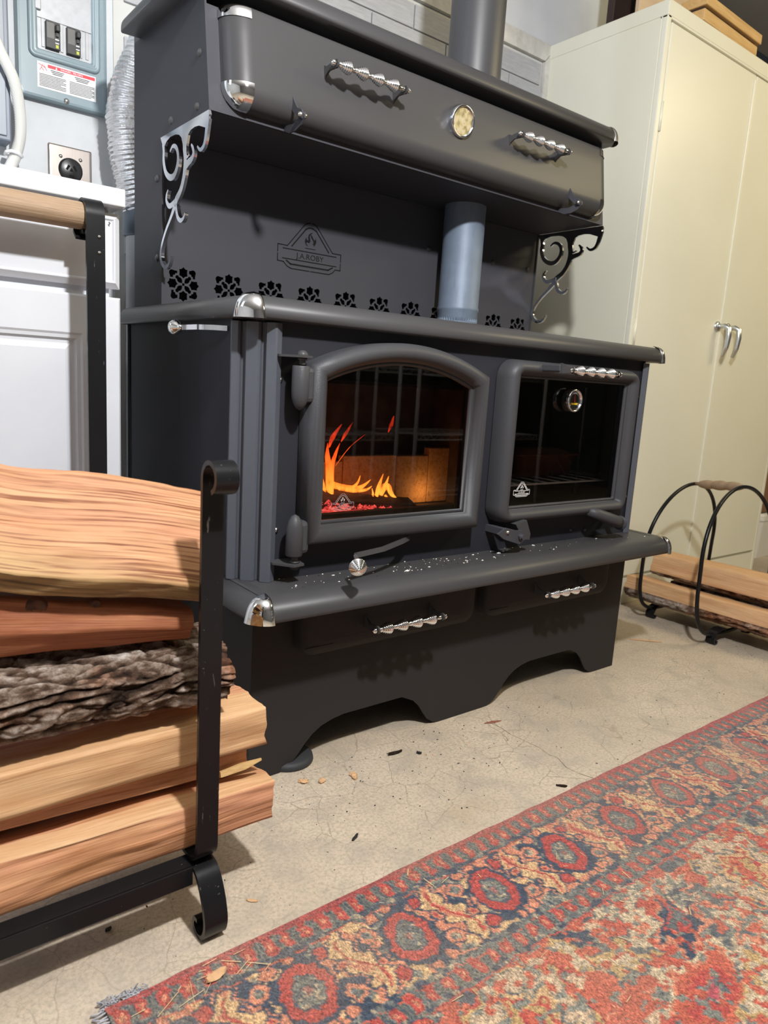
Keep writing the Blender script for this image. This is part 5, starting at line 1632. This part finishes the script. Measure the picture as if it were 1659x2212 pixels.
# wool: knot-to-knot jitter, worn pale patches
jit = np.random.RandomState(3).rand(*uu.shape)
kn = vnoise(uu, vv, 260, 21)
col *= (.52 + .46 * kn + .36 * jit)[..., None]
fade = np.clip((vnoise(uu, vv, 9, 22) - .35) * 1.1, 0, 1)[..., None] * .42
col = col * (1 - fade) + np.array(CREAM) * .75 * fade
hgt_ = .0085 + .0012 * kn + .0006 * jit
hgt_ = np.where(vv < .004, .001 + vv * 1.6, hgt_)
hgt_ = np.where(vv < .012, np.minimum(hgt_, .0082), hgt_)
Vr = np.stack([uu, RY1 - vv + (vnoise(uu, vv * 0, 25, 30) - .5) * .004 * np.exp(-vv * 60), hgt_], -1).reshape(-1, 3)
ii = np.arange(nu * nv).reshape(nu, nv)
Fq = np.stack([ii[:-1, :-1], ii[:-1, 1:], ii[1:, 1:], ii[1:, :-1]], -1).reshape(-1, 4)
me = bpy.data.meshes.new('rug_pile')
me.vertices.add(len(Vr)); me.vertices.foreach_set('co', Vr.astype(np.float32).ravel())
me.loops.add(Fq.size); me.loops.foreach_set('vertex_index', Fq.astype(np.int32).ravel())
me.polygons.add(len(Fq)); me.polygons.foreach_set('loop_start', np.arange(0, Fq.size, 4, dtype=np.int32)); me.polygons.foreach_set('loop_total', np.full(len(Fq), 4, dtype=np.int32))
me.update(calc_edges=True)
ca = me.color_attributes.new('knots', 'FLOAT_COLOR', 'POINT')
ca.data.foreach_set('color', np.concatenate([np.clip(col, 0, 1), np.ones(uu.shape + (1,))], -1).astype(np.float32).ravel())
g = N('wool_pile')
at_ = g.n('ShaderNodeAttribute', attribute_name='knots').outputs[0]
nf = g.noise(g.tc, 900, 2, .6)
nf2 = g.noise(g.map((1, .45, 1)), 430, 2, .6)
c = g.mix(1.0, at_, g.ramp(nf2, [(.30, (.38, .38, .40)), (.5, (.95, .95, .95)), (.70, (1.45, 1.42, 1.36))]), 'MULTIPLY')
c = g.mix(1.0, c, g.ramp(nf, [(.32, (.50, .50, .50)), (.5, (1, 1, 1)), (.68, (1.5, 1.48, 1.42))]), 'MULTIPLY')
g.bump(g.math('ADD', nf, nf2), .7, .003)
me.materials.append(g.out(c, .95, **{'Specular IOR Level': .1, 'Sheen Weight': .25}))
rug = thing('rug', 'worn red and navy oriental rug on the concrete floor before the stove', 'rug', (.6, -.8, 0))
link('rug_pile', me, rug)
fr = MB()
for i in range(16):
    yy = RY1 - .004 - i * .006
    p0 = (RX0 + .004, yy, .006)
    fr.tube([p0, (RX0 - .008, yy + rnd.uniform(-.004, .004), .006), (RX0 - .016, yy + rnd.uniform(-.008, .008), .003)], .0012, 5)
for i in range(60):
    fx, fy = RX0 + rnd.uniform(-.004, .05), RY1 + rnd.uniform(-.006, .006)
    q = [Vector((fx, fy, .006)) + Vector((rnd.uniform(-.008, .008), rnd.uniform(-.006, .006), rnd.uniform(-.003, .004))) for _ in range(4)]
    fr.tube(q, .0007, 4)
part('frayed_fringe', fr, mat('grey_wool_fringe', (.42, .42, .45, 1), .9), rug)['kind'] = 'stuff'

# ------------------------------------------------------------------ litter on floor and rug
def chip(name, label, x, y, z, L, w, h, rot, m, seed, cat='wood chip', group='chips on the floor'):
    r2 = random.Random(seed)
    mb = MB(); lps = []
    for i in range(7):
        t = i / 6; px = (t - .5) * L; ww = w * (math.sin(PI * min(max(t * .9 + .05, 0), 1)) ** .6) * r2.uniform(.75, 1.15) / 2; hh = h * r2.uniform(.7, 1.1)
        lps.append([(px + r2.uniform(-.05, .05) * L, ww * math.cos(a) + r2.uniform(-.1, .1) * w, hh / 2 + hh / 2 * math.sin(a)) for a in [k * PI / 3 for k in range(6)]])
    mb.loft(lps, smooth=False, cap0=True, cap1=True)
    return tag(mb.build(name, m, None, (x, y, z), Matrix.Rotation(rot, 4, 'Z')), label, cat, group)


chip('bark_chip', 'long brown chip with pale middle under the near arch', .316, -.063, .0005, .034, .012, .006, -.1, M_bark, 1)
chip('wood_chip', 'upright tan chip on bare floor left of the knob shadow', .189, -.090, .0005, .026, .015, .006, 1.2, M_woodpale, 2)
chip('wood_chip', 'small tan chip nearest to the black leveling foot', .125, -.072, .0005, .018, .012, .006, .5, M_woodpale, 3)
chip('wood_chip', 'jagged tan chip beside the end of bottom log', .092, -.055, .0005, .020, .014, .007, -.6, M_woodpale, 4)
chip('charcoal_bit', 'black curved charcoal sliver alone on open concrete', .077, -.252, .0005, .021, .007, .004, .5, M_char, 5, 'charcoal')
chip('charcoal_bit', 'stubby black charcoal lump below the near arch', .361, -.091, .0005, .011, .007, .006, -.9, M_char, 6, 'charcoal')
chip('wood_sliver', 'flat reddish brown sliver near the middle foot', .610, -.071, .0005, .046, .010, .002, -.25, mat('red_bark_sliver', (.26, .09, .055, 1), .7), 7)
chip('bark_chip', 'dark bark fleck close to the rug edge', .527, -.343, .0005, .022, .008, .004, -.7, M_bark, 8)
chip('wood_chip', 'orange chip on concrete right of the rack leg', -.143, -.292, .0005, .017, .006, .003, -.7, M_woodpale, 9)
chip('wood_chip', 'curled tan chip on the rug by the rack foot', -.252, -.400, .0095, .030, .016, .008, .2, M_woodpale, 10)
chip('wood_sliver', 'thin orange sliver on floor before the hoop rack', 1.475, .071, .0005, .10, .010, .003, -.75, M_woodpale, 11)
chip('charcoal_bit', 'black charcoal bit on bare floor by rack shadow', -.338, -.233, .0005, .009, .008, .004, .3, M_char, 12, 'charcoal')
chip('charcoal_bit', 'small black crumb resting on the red rug field', -.02, -.655, .0095, .009, .008, .004, .3, M_char, 14, 'charcoal')
dbm = MB()
for i in range(520):
    if i < 260: px, py = rnd.gauss(.32, .22), rnd.gauss(-.10, .09)
    else: px, py = rnd.uniform(-.3, 1.9), rnd.uniform(-.35, -.02)
    if py > -.008 or py < -.352: continue
    r = rnd.choice((.0004, .0005, .0006, .0007, .0009, .0011, .0016)); a = rnd.uniform(0, PI); ex = rnd.uniform(1, 2.4)
    V = []
    for k in range(6):
        rr_ = rnd.uniform(.65, 1.15)
        q = Vector((r * ex * rr_ * math.cos(k * PI / 3), r * rr_ * math.sin(k * PI / 3))); q.rotate(Matrix.Rotation(a, 2))
        V.append((px + q.x, py + q.y, .0003))
    V.append((px, py, .0003 + r * .9))
    dbm.add(V, [(k, (k + 1) % 6, 6) for k in range(6)], 0 if rnd.random() < .6 else (1 if rnd.random() < .6 else 2))
tag(dbm.build('floor_crumbs', [M_char, M_bark, M_woodpale]), 'scattered black crumbs and bark specks on the concrete', 'debris', kind='stuff')
stw = MB()
for i in range(70):
    if i < 14: px, py = rnd.gauss(-.27, .04), rnd.gauss(-.40, .015)
    else: px, py = rnd.uniform(-.3, 1.2), rnd.uniform(-.38, -.78)
    L = rnd.uniform(.006, .020) * (2.2 if i < 8 else 1); a = rnd.gauss(.5, .7) if i < 14 else rnd.uniform(0, PI); w = rnd.uniform(.0003, .0006) * (1 if rnd.random() < .85 else 2.4)
    d = Vector((math.cos(a), math.sin(a), 0)) * L / 2; nn = Vector((-math.sin(a), math.cos(a), 0)) * w
    c0 = Vector((px, py, .0112)); up = Vector((0, 0, w * 1.2)); lift = Vector((0, 0, rnd.uniform(0, .003)))
    stw.add([c0 - d + nn, c0 - d - nn, c0 + d - nn + lift, c0 + d + nn + lift, c0 - d + up, c0 + d + up + lift], [(0, 1, 4), (1, 2, 5, 4), (2, 3, 5), (3, 0, 4, 5), (0, 3, 2, 1)])
tag(stw.build('straw_slivers', mat('straw_sliver', (.66, .50, .28, 1), .6)), 'pale straw-like wood slivers littering the rug', 'debris', kind='stuff')
# crack line in the slab
ck = MB()
cpts = [(.60, -.06), (.607, -.10), (.602, -.135), (.607, -.17), (.612, -.21), (.606, -.245), (.613, -.262), (.596, -.300), (.60, -.33), (.612, -.362)]
for i in range(len(cpts) - 1):
    a, b = Vector(cpts[i]), Vector(cpts[i + 1]); d = (b - a).normalized(); nn = Vector((-d.y, d.x))
    w0, w1 = rnd.uniform(.0003, .0009), rnd.uniform(.0003, .0009)
    ck.add([(a.x + nn.x * w0, a.y + nn.y * w0, .0002), (a.x - nn.x * w0, a.y - nn.y * w0, .0002), (b.x - nn.x * w1, b.y - nn.y * w1, .0002), (b.x + nn.x * w1, b.y + nn.y * w1, .0002)], [(0, 1, 2, 3)])
tag(ck.build('floor_crack', mat('crack_dirt', (.10, .08, .055, 1), .9)), kind='structure')

# ------------------------------------------------------------------ wire shelving behind the viewer, seen mirrored in the stove glass
def wire_rack(x0, x1, label):
    y0, y1 = -2.20, -2.62
    t = thing('wire_shelving', label, 'shelving', ((x0 + x1) / 2, -2.4, 0), 'wire shelving mirrored in the glass')
    for px in (x0, x1):
        for py in (y0, y1):
            part('post', MB().tube([(px, py, 0), (px, py, 1.8)], .0125, 10), M_wire, t)
    for zz in (.12, .47, .86, 1.30):
        mb = MB()
        for py in (y0, y1):
            for dz in (0, -.03): mb.tube([(x0, py, zz + dz), (x1, py, zz + dz)], .0042, 5)
            n = int((x1 - x0) / .03)
            mb.tube([(x0 + (x1 - x0) * i / n, py, zz - (.03 if i % 2 else 0)) for i in range(n + 1)], .0028, 4)
        for i in range(int((x1 - x0) / .045)): mb.tube([(x0 + .02 + i * .045, y0, zz), (x0 + .02 + i * .045, y1, zz)], .0016, 4)
        part('shelf', mb, M_wire, t)


wire_rack(1.05, 2.06, 'chrome wire shelving mirrored at left in the fire door glass')
wire_rack(2.205, 3.35, 'chrome wire shelving mirrored at right in the oven glass')
